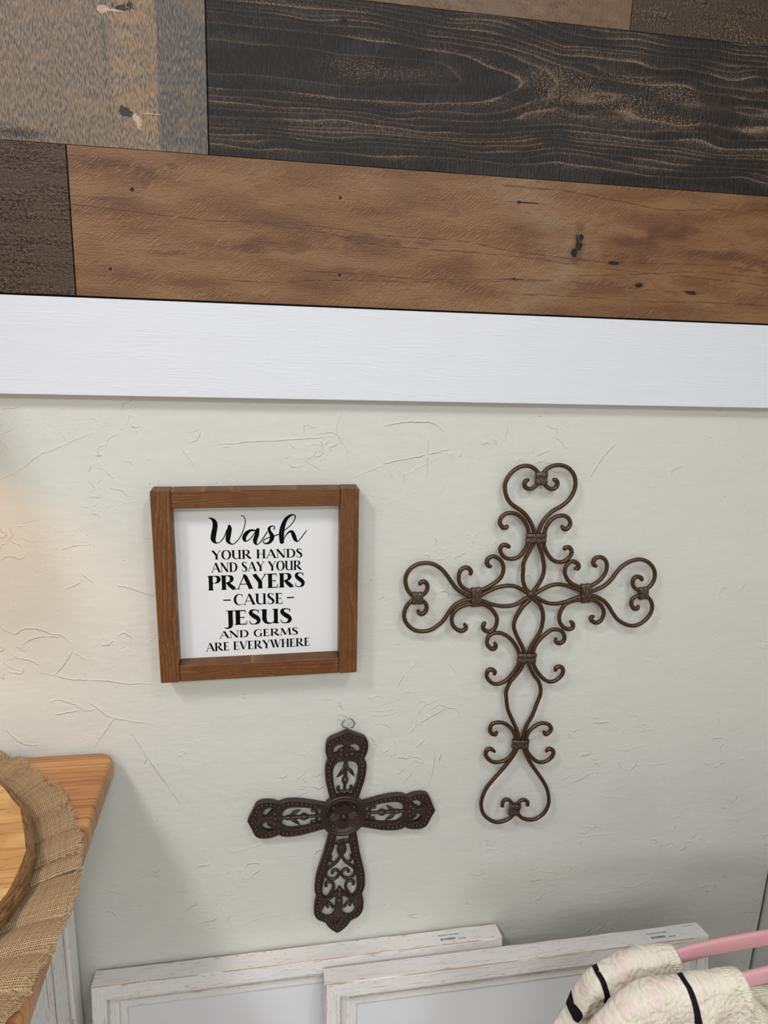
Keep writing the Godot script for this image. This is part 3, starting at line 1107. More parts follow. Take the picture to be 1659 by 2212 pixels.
# strokes of a capital: [advance, [x, y, w, ...] ...]; T thick, H hair
func capital(ch: String, T: float) -> Array:
	var H := 0.05
	var v := func(x: float, w: float, up := 1.0, low := 0.0) -> Array: return [x, low, w * 1.12, x, low + 0.15, w, x, up - 0.15, w, x, up, w * 1.12]
	var sf := func(x: float, y: float, l: float) -> Array: return [x - l / 2, y, 0.03, x, y, 0.055, x + l / 2, y, 0.03]
	match ch:
		"A":
			return [0.86, [0.07, 0.02, H, 0.40, 0.98, H], [0.39, 1.02, T * 0.5, 0.47, 0.85, T, 0.76, 0.02, T], [0.19, 0.34, H, 0.62, 0.34, H], sf.call(0.07, 0.02, 0.2), sf.call(0.76, 0.02, 0.3)]
		"R", "P":
			var a := [0.86 if ch == "R" else 0.70, v.call(0.16, T), sf.call(0.15, 0.02, 0.32), sf.call(0.10, 0.98, 0.2), [0.16, 0.97, H, 0.38, 0.97, H, 0.55, 0.89, T * 0.75, 0.59, 0.74, T, 0.54, 0.58, T * 0.7, 0.38, 0.49, H, 0.16, 0.49, H]]
			if ch == "R":
				a.append([0.34, 0.5, T * 0.7, 0.52, 0.26, T, 0.73, 0.03, T])
				a.append(sf.call(0.77, 0.02, 0.2))
			return a
		"D":
			return [0.84, v.call(0.16, T), sf.call(0.13, 0.02, 0.26), sf.call(0.13, 0.98, 0.26), [0.16, 0.97, H, 0.40, 0.96, 0.06, 0.62, 0.83, T * 0.75, 0.71, 0.5, T, 0.62, 0.17, T * 0.75, 0.40, 0.04, 0.06, 0.16, 0.03, H]]
		"O":
			return [0.86, [0.42, 1.0, H, 0.24, 0.93, T * 0.6, 0.13, 0.72, T * 0.95, 0.10, 0.5, T, 0.13, 0.28, T * 0.95, 0.24, 0.07, T * 0.6, 0.42, 0.0, H, 0.60, 0.07, T * 0.6, 0.71, 0.28, T * 0.95, 0.74, 0.5, T, 0.71, 0.72, T * 0.95, 0.60, 0.93, T * 0.6, 0.42, 1.0, H]]
		"C", "G":
			var a := [0.74 if ch == "C" else 0.82, [0.66, 0.78, 0.03, 0.63, 0.90, 0.06, 0.50, 0.98, 0.055, 0.34, 0.96, 0.08, 0.18, 0.80, T * 0.85, 0.11, 0.5, T, 0.18, 0.20, T * 0.85, 0.34, 0.03, 0.08, 0.50, 0.01, 0.055, 0.66, 0.12, 0.04], [0.66, 0.99, 0.03, 0.655, 0.74, 0.04]]
			if ch == "G":
				a.append([0.66, 0.0, T * 0.85, 0.66, 0.42, T * 0.85])
				a.append(sf.call(0.66, 0.42, 0.3))
			return a
		"S":
			return [0.60, [0.47, 0.76, 0.03, 0.47, 0.88, 0.05, 0.38, 0.97, 0.055, 0.26, 0.99, 0.06, 0.14, 0.91, T * 0.7, 0.12, 0.76, T * 0.9, 0.24, 0.59, T * 1.05, 0.40, 0.43, T * 1.05, 0.48, 0.26, T * 0.9, 0.43, 0.09, T * 0.65, 0.29, 0.01, 0.055, 0.16, 0.02, 0.055, 0.08, 0.10, 0.05, 0.06, 0.26, 0.03], [0.48, 1.0, 0.03, 0.475, 0.76, 0.03]]
		"U":
			return [0.86, [0.15, 0.98, T * 1.1, 0.15, 0.75, T, 0.15, 0.32, T, 0.22, 0.11, T * 0.7, 0.38, 0.02, 0.08, 0.52, 0.06, 0.05, 0.66, 0.2, H], v.call(0.68, T * 0.9), sf.call(0.12, 0.98, 0.30), sf.call(0.65, 0.98, 0.28), sf.call(0.74, 0.02, 0.2)]
		"H":
			return [0.84, v.call(0.16, T), v.call(0.66, T), [0.16, 0.5, H, 0.66, 0.5, H], sf.call(0.16, 0.02, 0.3), sf.call(0.16, 0.98, 0.3), sf.call(0.66, 0.02, 0.3), sf.call(0.66, 0.98, 0.3)]
		"N":
			return [0.86, [0.12, 0.0, H, 0.12, 0.96, H], [0.08, 0.98, T * 0.8, 0.16, 0.90, T, 0.68, 0.04, T], [0.71, 0.0, H, 0.71, 0.98, H], sf.call(0.12, 0.02, 0.22), sf.call(0.04, 0.98, 0.16), sf.call(0.71, 0.98, 0.22)]
		"E":
			return [0.64, v.call(0.16, T), sf.call(0.10, 0.98, 0.2), sf.call(0.10, 0.02, 0.2), [0.16, 0.97, 0.06, 0.50, 0.97, 0.06], [0.51, 0.99, 0.03, 0.50, 0.80, 0.04], [0.16, 0.5, H, 0.42, 0.5, H], [0.43, 0.58, 0.03, 0.43, 0.42, 0.04], [0.16, 0.03, 0.06, 0.54, 0.03, 0.06], [0.56, 0.01, 0.03, 0.56, 0.24, 0.04]]
		"Y":
			return [0.80, [0.10, 0.98, T, 0.40, 0.46, T], [0.70, 0.98, H, 0.42, 0.46, H], v.call(0.41, T, 0.5), sf.call(0.10, 0.98, 0.28), sf.call(0.70, 0.98, 0.22), sf.call(0.41, 0.02, 0.3)]
		"J":
			return [0.46, [0.28, 0.98, T * 1.1, 0.28, 0.75, T, 0.28, 0.05, T, 0.24, -0.12, T * 0.75, 0.12, -0.22, 0.07, 0.0, -0.16, 0.05], sf.call(0.28, 0.98, 0.4)]
		"M":
			return [1.02, [0.10, 0.0, H, 0.17, 0.97, H], [0.14, 0.98, T * 0.9, 0.24, 0.8, T, 0.48, 0.06, T], [0.48, 0.04, H, 0.78, 0.98, H], [0.80, 0.98, T, 0.88, 0.0, T], sf.call(0.10, 0.02, 0.2), sf.call(0.12, 0.98, 0.2), sf.call(0.84, 0.98, 0.2), sf.call(0.89, 0.02, 0.26)]
		"V":
			return [0.80, [0.10, 0.98, T, 0.40, 0.03, T * 0.9], [0.72, 0.98, H, 0.41, 0.03, H], sf.call(0.10, 0.98, 0.28), sf.call(0.72, 0.98, 0.22)]
		"W":
			return [1.12, [0.10, 0.98, T, 0.36, 0.03, T * 0.9], [0.56, 0.98, H, 0.37, 0.03, H], [0.50, 0.98, T, 0.76, 0.03, T * 0.9], [1.04, 0.98, H, 0.77, 0.03, H], sf.call(0.10, 0.98, 0.26), sf.call(0.50, 0.98, 0.3), sf.call(1.04, 0.98, 0.2)]
	return [0.36]


func letters(b: Buf, l: Array) -> void:
	var text: String = l[0]
	var cap: float = l[5]
	if text == "-":
		ribbon(b, [[l[1], l[3] + cap * 0.0, 2.0], [l[2], l[4], 2.0]], 0.0074, 0.001)
		return
	var T := 0.235 if l[6] == 1 else 0.19
	var total := 0.0
	for ch in text:
		total += capital(ch, T)[0]
	var per: float = (l[2] - l[1]) / total
	var x := 0.0
	for ch in text:
		var g := capital(ch, T)
		for k in range(1, g.size()):
			var pts := soft(g[k], 3, 6 if g[k].size() > 12 else 1)
			var out := []
			for q in pts:
				var fx: float = (x + q[0]) / total
				out.append([l[1] + (x + q[0]) * per, lerpf(l[3], l[4], fx) + q[1] * cap, q[2] * (per + cap) * 0.5])
			ribbon(b, out, 0.0074, 0.001)
		x += g[0]


# ---------------------------------------------------------------- wrought scroll cross
func bronze(seed_: int, a: Color, c: Color) -> StandardMaterial3D:
	var w := 256
	var h := 128
	var n := cloud(w, h, 22, 12, seed_, 3)
	var f := cloud(w, h, 4, 4, seed_ + 1, 2)
	var px := PackedByteArray()
	px.resize(w * h * 3)
	var hg := PackedFloat32Array()
	hg.resize(w * h)
	for i in w * h:
		put_rgb(px, i, a.lerp(c, clampf(smooth(100, 190, n[i]) + (f[i] - 128) * 0.003, 0, 1)))
		hg[i] = 0.5 + (f[i] - 128) * 0.0025 + (n[i] - 128) * 0.002
	var m := dressed(rgb_image(w, h, px), grey_image(w, h, hg), 0.011, 0.36, 0.6)
	m.metallic = 0.45
	return m


func scroll_cross() -> void:
	var t := thing("scroll_cross", "large bronze wrought-iron scroll cross with heart-shaped ends on the plaster", "cross", CROSS_AT)
	var bar := bronze(101, Color(0.225, 0.150, 0.102), Color(0.410, 0.280, 0.175))
	var band := bronze(105, Color(0.245, 0.190, 0.155), Color(0.52, 0.45, 0.40))
	band.roughness = 0.34
	band.metallic = 0.6
	var r := 0.0036
	for a in CROSS_BARS:
		var pts := soft(a, 2, 5)
		var path := PackedVector3Array()
		for q in pts:
			path.append(Vector3(q[0], q[1], 0) * 0.001)
		var radii := []
		for i in path.size():
			# hammered curl tips: swell a little then taper to a snub end
			var e := float(mini(i, path.size() - 1 - i))
			var curl: bool = i < path.size() / 2 or a.size() < 54
			var k := 1.0
			if curl and e < 22.0:
				k = lerpf(0.72, 1.12, smooth(0.0, 5.0, e)) if e < 12.0 else lerpf(1.12, 1.0, (e - 12.0) / 10.0)
			radii.append(r * k)
		var b := Buf.new()
		b.tube(path, radii, 12)
		part("bar", b, bar, t)
	for c in CROSS_CLAMPS:
		# a band wrapped round the bars with two rounded ribs
		var b := Buf.new()
		var rows := []
		var uvs := []
		var prof := [[-1.0, 0.90], [-0.97, 1.0], [-0.55, 1.14], [-0.10, 1.0], [0.0, 0.93], [0.10, 1.0], [0.55, 1.14], [0.97, 1.0], [1.0, 0.90]]
		for q in prof:
			var ring := PackedVector3Array()
			var ru := PackedVector2Array()
			for k in 24:
				var an := TAU * k / 24
				var ca := cos(an)
				var sa := sin(an)
				var x: float = signf(ca) * pow(absf(ca), 0.45) * (c[2] * 0.001 - 0.0003 + (q[1] - 1.0) * 0.004)
				var z: float = signf(sa) * pow(absf(sa), 0.5) * 0.0052 * q[1]
				ring.append(Vector3(x, q[0] * c[3] * 0.001, z))
				ru.append(Vector2(float(k) / 12.0, q[0] * 0.5))
			rows.append(ring)
			uvs.append(ru)
		b.grid(rows, uvs, true)
		b.fan(rows[0])
		var last: PackedVector3Array = rows[rows.size() - 1]
		last.reverse()
		b.fan(last)
		var o := part("clamp", b, band, t, Vector3(c[0], c[1], 0) * 0.001)
		o.rotation.z = c[4]
	var b := Buf.new()
	b.ball(Vector3(0, 0, 0.002), Vector3(0.0072, 0.0075, 0.0045), 6, 12)
	b.ball(Vector3(0.0055, 0.0045, 0.002), Vector3(0.003, 0.003, 0.003), 5, 8)
	b.ball(Vector3(0.005, -0.0055, 0.002), Vector3(0.003, 0.003, 0.003), 5, 8)
	b.ball(Vector3(-0.005, -0.007, 0.002), Vector3(0.0028, 0.0028, 0.003), 5, 8)
	part("weld", b, bar, t)


# ---------------------------------------------------------------- small cast cross
func outline(half: Array, su: float, sv: float) -> PackedVector2Array:
	var up := []
	for q in soft(half, 2, 4):
		up.append(Vector2(q[1] * sv, q[0] * su))
	var out := PackedVector2Array()
	for q in up:
		out.append(q)
	up.reverse()
	for q in up:
		if absf(q.x) > 0.0001:
			out.append(Vector2(-q.x, q.y))
	return out


func loop_of(a: Array, su: float, sv: float, mirror := 1.0) -> PackedVector2Array:
	var out := PackedVector2Array()
	var c := a.duplicate()
	c.append_array([a[0], a[1]])
	var pts := soft(c, 2, 4)
	pts.pop_back()
	for q in pts:
		out.append(Vector2(q[1] * sv * mirror, q[0] * su))
	return out


func slab(root: CSGShape3D, poly: PackedVector2Array, depth: float, turn: float, cut := false, z := 0.0) -> void:
	var c := CSGPolygon3D.new()
	c.name = "outline"
	c.polygon = poly
	c.mode = CSGPolygon3D.MODE_DEPTH
	c.depth = depth
	if cut:
		c.operation = CSGShape3D.OPERATION_SUBTRACTION
	root.add_child(c, true)
	c.rotation.z = turn
	c.position.z = z


# stroke in arm space (u along the arm, v across) mirrored to both sides
func stroke(b: Buf, a: Array, su: float, sv: float, r: float, z: float, both := true, squash := 1.0) -> void:
	for m in ([1.0, -1.0] if both else [1.0]):
		var path := PackedVector3Array()
		for q in soft(a, 2, 4):
			path.append(Vector3(q[1] * sv * m, q[0] * su, z))
		b.tube(path, [r * 0.7, r, r, r, r, r, r, r], 8, Vector3(0, 0, 1), squash)


const SHORT_RIM := [430, 345, 800, 450, 1000, 495, 1247, 515, 1400, 485, 1467, 440, 1540, 478, 1680, 520, 1850, 520, 1960, 470, 2020, 375, 2065, 245, 2120, 110, 2167, 0]
const LONG_RIM := [300, 262, 750, 365, 1150, 485, 1400, 512, 1500, 503, 1600, 465, 1690, 490, 1790, 508, 1950, 500, 2060, 435, 2115, 335, 2150, 262, 2250, 190, 2330, 95, 2385, 0]


func cast_cross() -> void:
	var t := thing("cast_iron_cross", "small dark brown openwork cast-iron cross with a round flower medallion", "cross", Vector3(0.1359, 0.6717, 0.003))
	t.rotation.z = -0.025
	var iron := bronze(121, Color(0.165, 0.098, 0.076), Color(0.255, 0.165, 0.130))
	iron.metallic = 0.15
	iron.roughness = 0.46
	var su := 7.72e-5
	var sv := 6.96e-5
	var lu := 1.049e-4
	var lv := 8.9e-5
	var D := 0.0095
	var plate := CSGCombiner3D.new()
	plate.name = "plate"
	t.add_child(plate, true)
	plate.material_override = iron
	var hole := [470, 180, 800, 285, 1050, 318, 1200, 322, 1320, 285, 1395, 205, 1415, 100, 1415, 0]
	var eye := [1600, 335, 1700, 350, 1795, 305, 1845, 210, 1838, 100, 1770, 58, 1705, 80, 1690, 145, 1645, 205, 1590, 255]
	for k in 3:
		var turn := [0.0, PI / 2, -PI / 2][k] as float
		slab(plate, outline(SHORT_RIM, su, sv), D, turn)
	slab(plate, outline(LONG_RIM, lu, lv), D, PI)
	var disc := PackedVector2Array()
	for k in 40:
		disc.append(Vector2(cos(TAU * k / 40), sin(TAU * k / 40)) * 0.0405)
	for k in 3:
		var turn := [0.0, PI / 2, -PI / 2][k] as float
		slab(plate, outline(hole, su, sv), D * 3, turn, true, D * 1.5)
		for m in [1.0, -1.0]:
			slab(plate, loop_of(eye, su, sv, m), D * 3, turn, true, D * 1.5)
	var big := [380, 130, 580, 160, 900, 255, 1250, 335, 1450, 362, 1560, 350, 1640, 305, 1665, 245, 1620, 165, 1560, 85, 1545, 0]
	slab(plate, outline(big, lu, lv), D * 3, PI, true, D * 1.5)
	var heart := [1610, 62, 1680, 190, 1780, 290, 1900, 348, 2005, 330, 2062, 250, 2055, 150, 1990, 88, 1900, 66, 1780, 70]
	for m in [1.0, -1.0]:
		slab(plate, loop_of(heart, lu, lv, m), D * 3, PI, true, D * 1.5)
	slab(plate, disc, D, 0.0)
	# where CSGPolygon extrudes along -z from its place, the plate spans -D..0; lift it
	plate.position.z = D
	# lips along the edges, beads in the channel
	for k in 4:
		var arm := Node3D.new()
		arm.name = "arm_relief"
		t.add_child(arm, true)
		arm.rotation.z = [0.0, PI / 2, -PI / 2, PI][k]
		var long := k == 3
		var au := lu if long else su
		var av := lv if long else sv
		var rim: Array = LONG_RIM if long else SHORT_RIM
		var b := Buf.new()
		var path := PackedVector3Array()
		for q in outline(rim, au * 0.996, av * 0.985):
			path.append(Vector3(q.x, q.y, D))
		b.tube(path, [0.0013], 6)
		if not long:
			var inner := PackedVector3Array()
			for q in outline(hole, au, av * 1.03):
				inner.append(Vector3(q.x, q.y, D))
			b.tube(inner, [0.0011], 6)
			for m in [1.0, -1.0]:
				var ey := PackedVector3Array()
				for q in loop_of(eye, au, av, m):
					ey.append(Vector3(q.x, q.y, D))
				b.tube(ey, [0.0012], 6, Vector3(0, 0, 1), 1.0, true)
		else:
			var inner := PackedVector3Array()
			for q in outline(big, au, av * 1.02):
				inner.append(Vector3(q.x, q.y, D))
			b.tube(inner, [0.0011], 6)
		part("rim", b, iron, arm)
		# beading
		b = Buf.new()
		var run := soft(rim, 2, 12)
		var last := Vector2(-9, -9)
		for i in run.size():
			var q := Vector2(run[i][1] * av, run[i][0] * au)
			var q2 := Vector2(run[mini(i + 1, run.size() - 1)][1] * av, run[mini(i + 1, run.size() - 1)][0] * au)
			var d := (q2 - q).normalized()
			var inw := Vector2(-d.y, d.x) * 0.0062
			var c := q + inw
			if q.y < 0.047 or c.distance_to(last) < 0.0073 or c.x < 0.001:
				continue
			last = c
			for m in [1.0, -1.0]:
				b.ball(Vector3(c.x * m, c.y, D - 0.0002), Vector3(0.0031, 0.0031, 0.0033), 4, 8, true)
		b.ball(Vector3(0, rim[rim.size() - 2] * au - 0.013, D), Vector3(0.0028, 0.0028, 0.003), 4, 8, true)
		part("beading", b, iron, arm)
		if long:
			long_scrolls(arm, iron, lu, lv, D)
		else:
			flower_stem(arm, iron, su, sv, D)
	medallion(t, iron, D)
	# wire ring at the top
	var steel := paint(Color(0.72, 0.72, 0.72), 0.22, 1.0)
	var b := Buf.new()
	var loop := PackedVector3Array()
	for k in 24:
		var a := TAU * k / 24
		loop.append(Vector3(cos(a) * 0.0105, maxf(sin(a) * 0.0105, -0.006), 0))
	b.tube(loop, [0.0011], 8, Vector3(0, 0, 1), 1.0, true)
	b.tube(PackedVector3Array([Vector3(-0.0085, -0.006, 0), Vector3(0.0085, -0.006, 0)]), [0.0016], 8)
	var o := part("hanging_ring", b, steel, t, Vector3(0.001, 0.1775, 0.0035))
	o.set_meta("label", "small silver wire hanging ring")


func flower_stem(arm: Node3D, iron: Material, su: float, sv: float, D: float) -> void:
	var b := Buf.new()
	var z := D * 0.6
	# stem with swellings
	var spots := [[540, 40], [600, 55], [640, 30], [720, 42], [790, 40], [880, 85], [940, 80], [1000, 45], [1080, 52], [1180, 40], [1230, 62], [1290, 62], [1340, 40], [1420, 58], [1470, 58], [1520, 48]]
	var path := PackedVector3Array()
	var radii := []
	var flat := []
	for q in spots:
		flat.append_array([q[0], q[1]])
	for q in soft(flat, 2, 3):
		path.append(Vector3(0, q[0] * su, z))
		radii.append(q[1] * sv)
	b.tube(path, radii, 10, Vector3(0, 0, 1), 1.1)
	# foot bar with upturned ends
	stroke(b, [620, 10, 610, 90, 640, 150, 700, 168, 745, 150], su, sv, 0.0028, z)
	part("stem", b, iron, arm)
	for m in [1.0, -1.0]:
		b = Buf.new()
		leaf(b, Vector2(20 * sv * m, 1240 * su), Vector2(225 * sv * m, 985 * su), 0.0066, z + 0.001)
		part("leaf", b, iron, arm)
	# trefoil in the head
	b = Buf.new()
	b.ball(Vector3(0, 1560 * su, D - 0.002), Vector3(0.0044, 0.0046, 0.0045), 5, 10)
	for m in [1.0, -1.0]:
		b.ball(Vector3(140 * sv * m, 1575 * su, D - 0.002), Vector3(0.0046, 0.0044, 0.0045), 5, 10)
		stroke(b, [1600, 60 * m, 1660, 80 * m, 1705, 120 * m, 1690, 165 * m], su, sv, 0.0028, D - 0.002, false)
		stroke(b, [1600, 20 * m, 1720, 35 * m, 1820, 25 * m], su, sv, 0.0036, D - 0.003, false)
	part("trefoil", b, iron, arm)


# a pointed leaf with a centre fold
func leaf(b: Buf, from: Vector2, to: Vector2, wide: float, z: float) -> void:
	var rows := []
	var d := to - from
	var o := Vector2(-d.y, d.x).normalized()
	for i in 9:
		var u := i / 8.0
		var w := wide * sin(PI * pow(u, 0.8)) * 0.5 + 0.0002
		var c := from + d * u + o * 0.0015 * sin(PI * u)
		var ring := PackedVector3Array()
		for k in 8:
			var a := TAU * k / 8
			var h := 0.0024 * (0.3 + sin(PI * u)) * (0.6 if k % 4 == 0 else 1.0)
			ring.append(Vector3(c.x + o.x * cos(a) * w, c.y + o.y * cos(a) * w, z + sin(a) * h))
		rows.append(ring)
	b.grid(rows, [], true)


func long_scrolls(arm: Node3D, iron: Material, lu: float, lv: float, D: float) -> void:
	# u counted from the centre; the arm hangs down
	var z := D * 0.62
	var b := Buf.new()
	b.ball(Vector3(0, 680 * lu, z + 0.001), Vector3(0.0092, 0.0135, 0.0042), 7, 12)
	b.ball(Vector3(0, 545 * lu, z + 0.001), Vector3(0.0040, 0.008, 0.004), 6, 10)
	for m in [1.0, -1.0]:
		leaf(b, Vector2(10 * lv * m, 520 * lu), Vector2(140 * lv * m, 560 * lu), 0.011, z + 0.001)
	part("bud", b, iron, arm)
	b = Buf.new()
	stroke(b, [790, 15, 860, 35, 940, 90, 1010, 190, 1080, 275, 1170, 300, 1240, 270, 1285, 190, 1265, 90, 1200, 30, 1130, 40, 1095, 100, 1115, 160, 1160, 165], lu, lv, 0.0029, z)
	stroke(b, [870, 50, 935, 105, 950, 165, 900, 215, 810, 205], lu, lv, 0.0025, z)
	part("scroll", b, iron, arm)
	b = Buf.new()
	stroke(b, [1430, 275, 1370, 285, 1335, 240, 1345, 165, 1400, 128, 1480, 130, 1560, 175, 1640, 230, 1690, 300], lu, lv, 0.0029, z)
	stroke(b, [1590, 40, 1650, 150, 1745, 262, 1870, 345], lu, lv, 0.0024, z)
	part("scroll", b, iron, arm)
	b = Buf.new()
	for q in [[1505, 60.0], [1600, 66.0], [1745, 80.0]]:
		b.ball(Vector3(0, q[0] * lu, z + 0.002), Vector3(q[1] * lv, q[1] * 1.15 * lv, 0.0048), 6, 12)
	b.tube(PackedVector3Array([Vector3(0, 1450 * lu, z), Vector3(0, 1780 * lu, z)]), [0.0032], 8)
	stroke(b, [1760, 30, 1850, 50, 1950, 55, 2030, 90, 2065, 170], lu, lv, 0.0026, z)
	stroke(b, [1870, 70, 1860, 130, 1800, 165, 1775, 205, 1810, 240, 1860, 225], lu, lv, 0.0027, z)
	part("finial", b, iron, arm)
	b = Buf.new()
	for m in [1.0, -1.0]:
		leaf(b, Vector2(0, 2290 * lu), Vector2(75 * lv * m, 2070 * lu), 0.008, D + 0.0002)
	stroke(b, [2340, 0, 2240, 105, 2130, 120, 2060, 40], lu, lv, 0.0016, D)
	part("leaf", b, iron, arm)


func medallion(t: Node3D, iron: Material, D: float) -> void:
	var o := Node3D.new()
	o.name = "medallion"
	t.add_child(o)
	var b := Buf.new()
	var rows := []
	for q in [[0.0405, 0.0], [0.0412, D + 0.001], [0.040, D + 0.0028], [0.0372, D + 0.0034], [0.0352, D + 0.0022], [0.0345, D + 0.0010], [0.0335, D + 0.0026], [0.0322, D + 0.0028], [0.0308, D + 0.0004], [0.012, D + 0.0006], [0.0, D + 0.0006]]:
		var ring := PackedVector3Array()
		for k in 48:
			var a := TAU * k / 48
			ring.append(Vector3(cos(a) * q[0], sin(a) * q[0], q[1]))
		rows.append(ring)
	b.grid(rows, [], true)
	part("disc", b, iron, o)
	for k in 4:
		b = Buf.new()
		for j in 5:
			var a := PI / 2 * k + (j - 2) * 0.19
			var d := Vector3(cos(a), sin(a), 0)
			var l := 0.0262 - 0.0016 * absf(j - 2)
			b.tube(PackedVector3Array([d * 0.0075, d * 0.012, d * 0.018, d * (l - 0.003), d * l]), [0.0009, 0.0016, 0.0024, 0.0026, 0.0012], 8)
		part("petal", b, iron, o, Vector3(0, 0, D + 0.0012))
		var a2 := PI / 2 * k + PI / 4
		b = Buf.new()
		b.ball(Vector3(cos(a2), sin(a2), 0) * 0.0255, Vector3(0.0034, 0.0034, 0.0038), 6, 10)
		part("bead", b, iron, o, Vector3(0, 0, D + 0.001))
	b = Buf.new()
	b.ball(Vector3(0, 0, D + 0.002), Vector3(0.0056, 0.0056, 0.0052), 7, 12)
	part("centre_bead", b, iron, o)


# ---------------------------------------------------------------- whitewashed frames leaning on the wall
# u runs along the rail, v over its back, top, worn edge, front and inner faces
func whitewash(seed_: int) -> StandardMaterial3D:
	var w := 1024
	var h := 256
	var g := cloud(w, h, 150, 8, seed_, 3)
	var p := cloud(w, h, 34, 14, seed_ + 1, 4)
	var f := cloud(w, h, 5, 4, seed_ + 2, 2)
	var l := cloud(w, h, 130, 30, seed_ + 3, 3)
	var px := PackedByteArray()
	px.resize(w * h * 3)
	var hg := PackedFloat32Array()
	hg.resize(w * h)
	var white := Color(0.935, 0.925, 0.925)
	var bare := Color(0.620, 0.480, 0.355)
	var thin := Color(0.800, 0.765, 0.740)
	for y in h:
		var v := (y + 0.5) / h
		# edges of the profile sit at these v
		var edge := 9.0
		for e in [0.02, 0.48, 0.86]:
			edge = minf(edge, absf(v - e))
		for x in w:
			var i := y * w + x
			var c := white.lerp(thin, smooth(165, 225, g[i]) * 0.5)
			var near := 1.0 - smooth(0.004, 0.022, edge + (f[i] - 128) * 0.00006)
			var far := 1.0 - smooth(0.0, 0.20, edge)
			var wear := maxf(near * smooth(60, 140, l[i]) * 0.85, far * smooth(172, 212, p[i]) * 0.5)
			wear = maxf(wear, smooth(205, 232, p[i]) * 0.35)
			c = c.lerp(bare, clampf(wear + (f[i] - 128) * 0.0006, 0, 1))
			c = c.lerp(Color(0.55, 0.49, 0.44), smooth(226, 246, g[i]) * 0.4)
			put_rgb(px, i, c)
			hg[i] = 0.6 - wear * 0.2 + (f[i] - 128) * 0.0010 + (g[i] - 128) * 0.0011
	var m := dressed(rgb_image(w, h, px), grey_image(w, h, hg), 0.04, 0.6, 0.4)
	m.texture_repeat = true
	return m


# one mitred side: profile is [inward, z, v]; len along, from a corner a to corner c, inward direction n
func rail_side(a: Vector2, c: Vector2, n: Vector2, profile: Array, u0: float, per: float) -> Buf:
	var b := Buf.new()
	var d := (c - a).normalized()
	var first := PackedInt32Array()
	var ringa := PackedVector3Array()
	var ringc := PackedVector3Array()
	var k := profile.size()
	for i in k:
		var q: Array = profile[i]
		var r: Array = profile[(i + 1) % k]
		var pa: Vector2 = a + n * q[0] + d * q[0]
		var pc: Vector2 = c + n * q[0] - d * q[0]
		var ra: Vector2 = a + n * r[0] + d * r[0]
		var rc: Vector2 = c + n * r[0] - d * r[0]
		var vr: float = r[2] if i < k - 1 else 1.0
		var l := (c - a).length()
		var ids := [b.vert(Vector3(pa.x, pa.y, q[1]), Vector2(u0 + q[0] * per, q[2])), b.vert(Vector3(pc.x, pc.y, q[1]), Vector2(u0 + (l - q[0]) * per, q[2])), b.vert(Vector3(rc.x, rc.y, r[1]), Vector2(u0 + (l - r[0]) * per, vr)), b.vert(Vector3(ra.x, ra.y, r[1]), Vector2(u0 + r[0] * per, vr))]
		b.quad(ids[0], ids[1], ids[2], ids[3], 1 + i)
		ringa.append(Vector3(pa.x, pa.y, q[1]))
		ringc.append(Vector3(pc.x, pc.y, q[1]))
	ringc.reverse()
	b.fan(ringa, Vector2(u0, 0.3), 40)
	b.fan(ringc, Vector2(u0, 0.3), 41)
	return b


func leaning_frame(label: String, at: Vector3, w: float, h: float, lean: float, roll: float, seed_: int) -> Node3D:
	var t := thing("picture_frame", label, "picture frame", at, "whitewashed frames leaning on the wall")
	t.rotation_order = EULER_ORDER_XYZ
	t.rotation = Vector3(-lean, 0, roll)
	var m := whitewash(seed_)
	var D := 0.042
	var e := 0.0016
	# outer rail, round the section: back bottom, outer face back, worn front edge, front face, inner edge, inner face
	var prof := [[0.0, 0.0, 0.02], [0.0, D - e, 0.46], [e, D, 0.50], [0.0255, D, 0.84], [0.0265, D - e, 0.88], [0.0265, 0.0, 1.0]]
	var lip := [[0.0267, 0.010, 0.0], [0.0267, 0.0235, 0.05], [0.0560, 0.0235, 0.80], [0.0565, 0.0225, 0.85], [0.0565, 0.010, 1.0]]
	var c := [Vector2(-w / 2, 0), Vector2(w / 2, 0), Vector2(w / 2, h), Vector2(-w / 2, h)]
	var n := [Vector2(0, 1), Vector2(-1, 0), Vector2(0, -1), Vector2(1, 0)]
	for k in 4:
		part("rail", rail_side(c[k], c[(k + 1) % 4], n[k], prof, 0.13 + k * 0.37 + seed_ * 0.071, 1.3), m, t)
		part("inner_lip", rail_side(c[k], c[(k + 1) % 4], n[k], lip, 0.5 + k * 0.29 + seed_ * 0.053, 1.3), m, t)
	var b := Buf.new()
	b.box(Vector3(0, h / 2, 0.014), Vector3(w - 0.056, h - 0.056, 0.008), 0.0005)
	part("panel", b, paint(Color(0.91, 0.91, 0.93), 0.5, 0.0, 0.4), t)
	return t


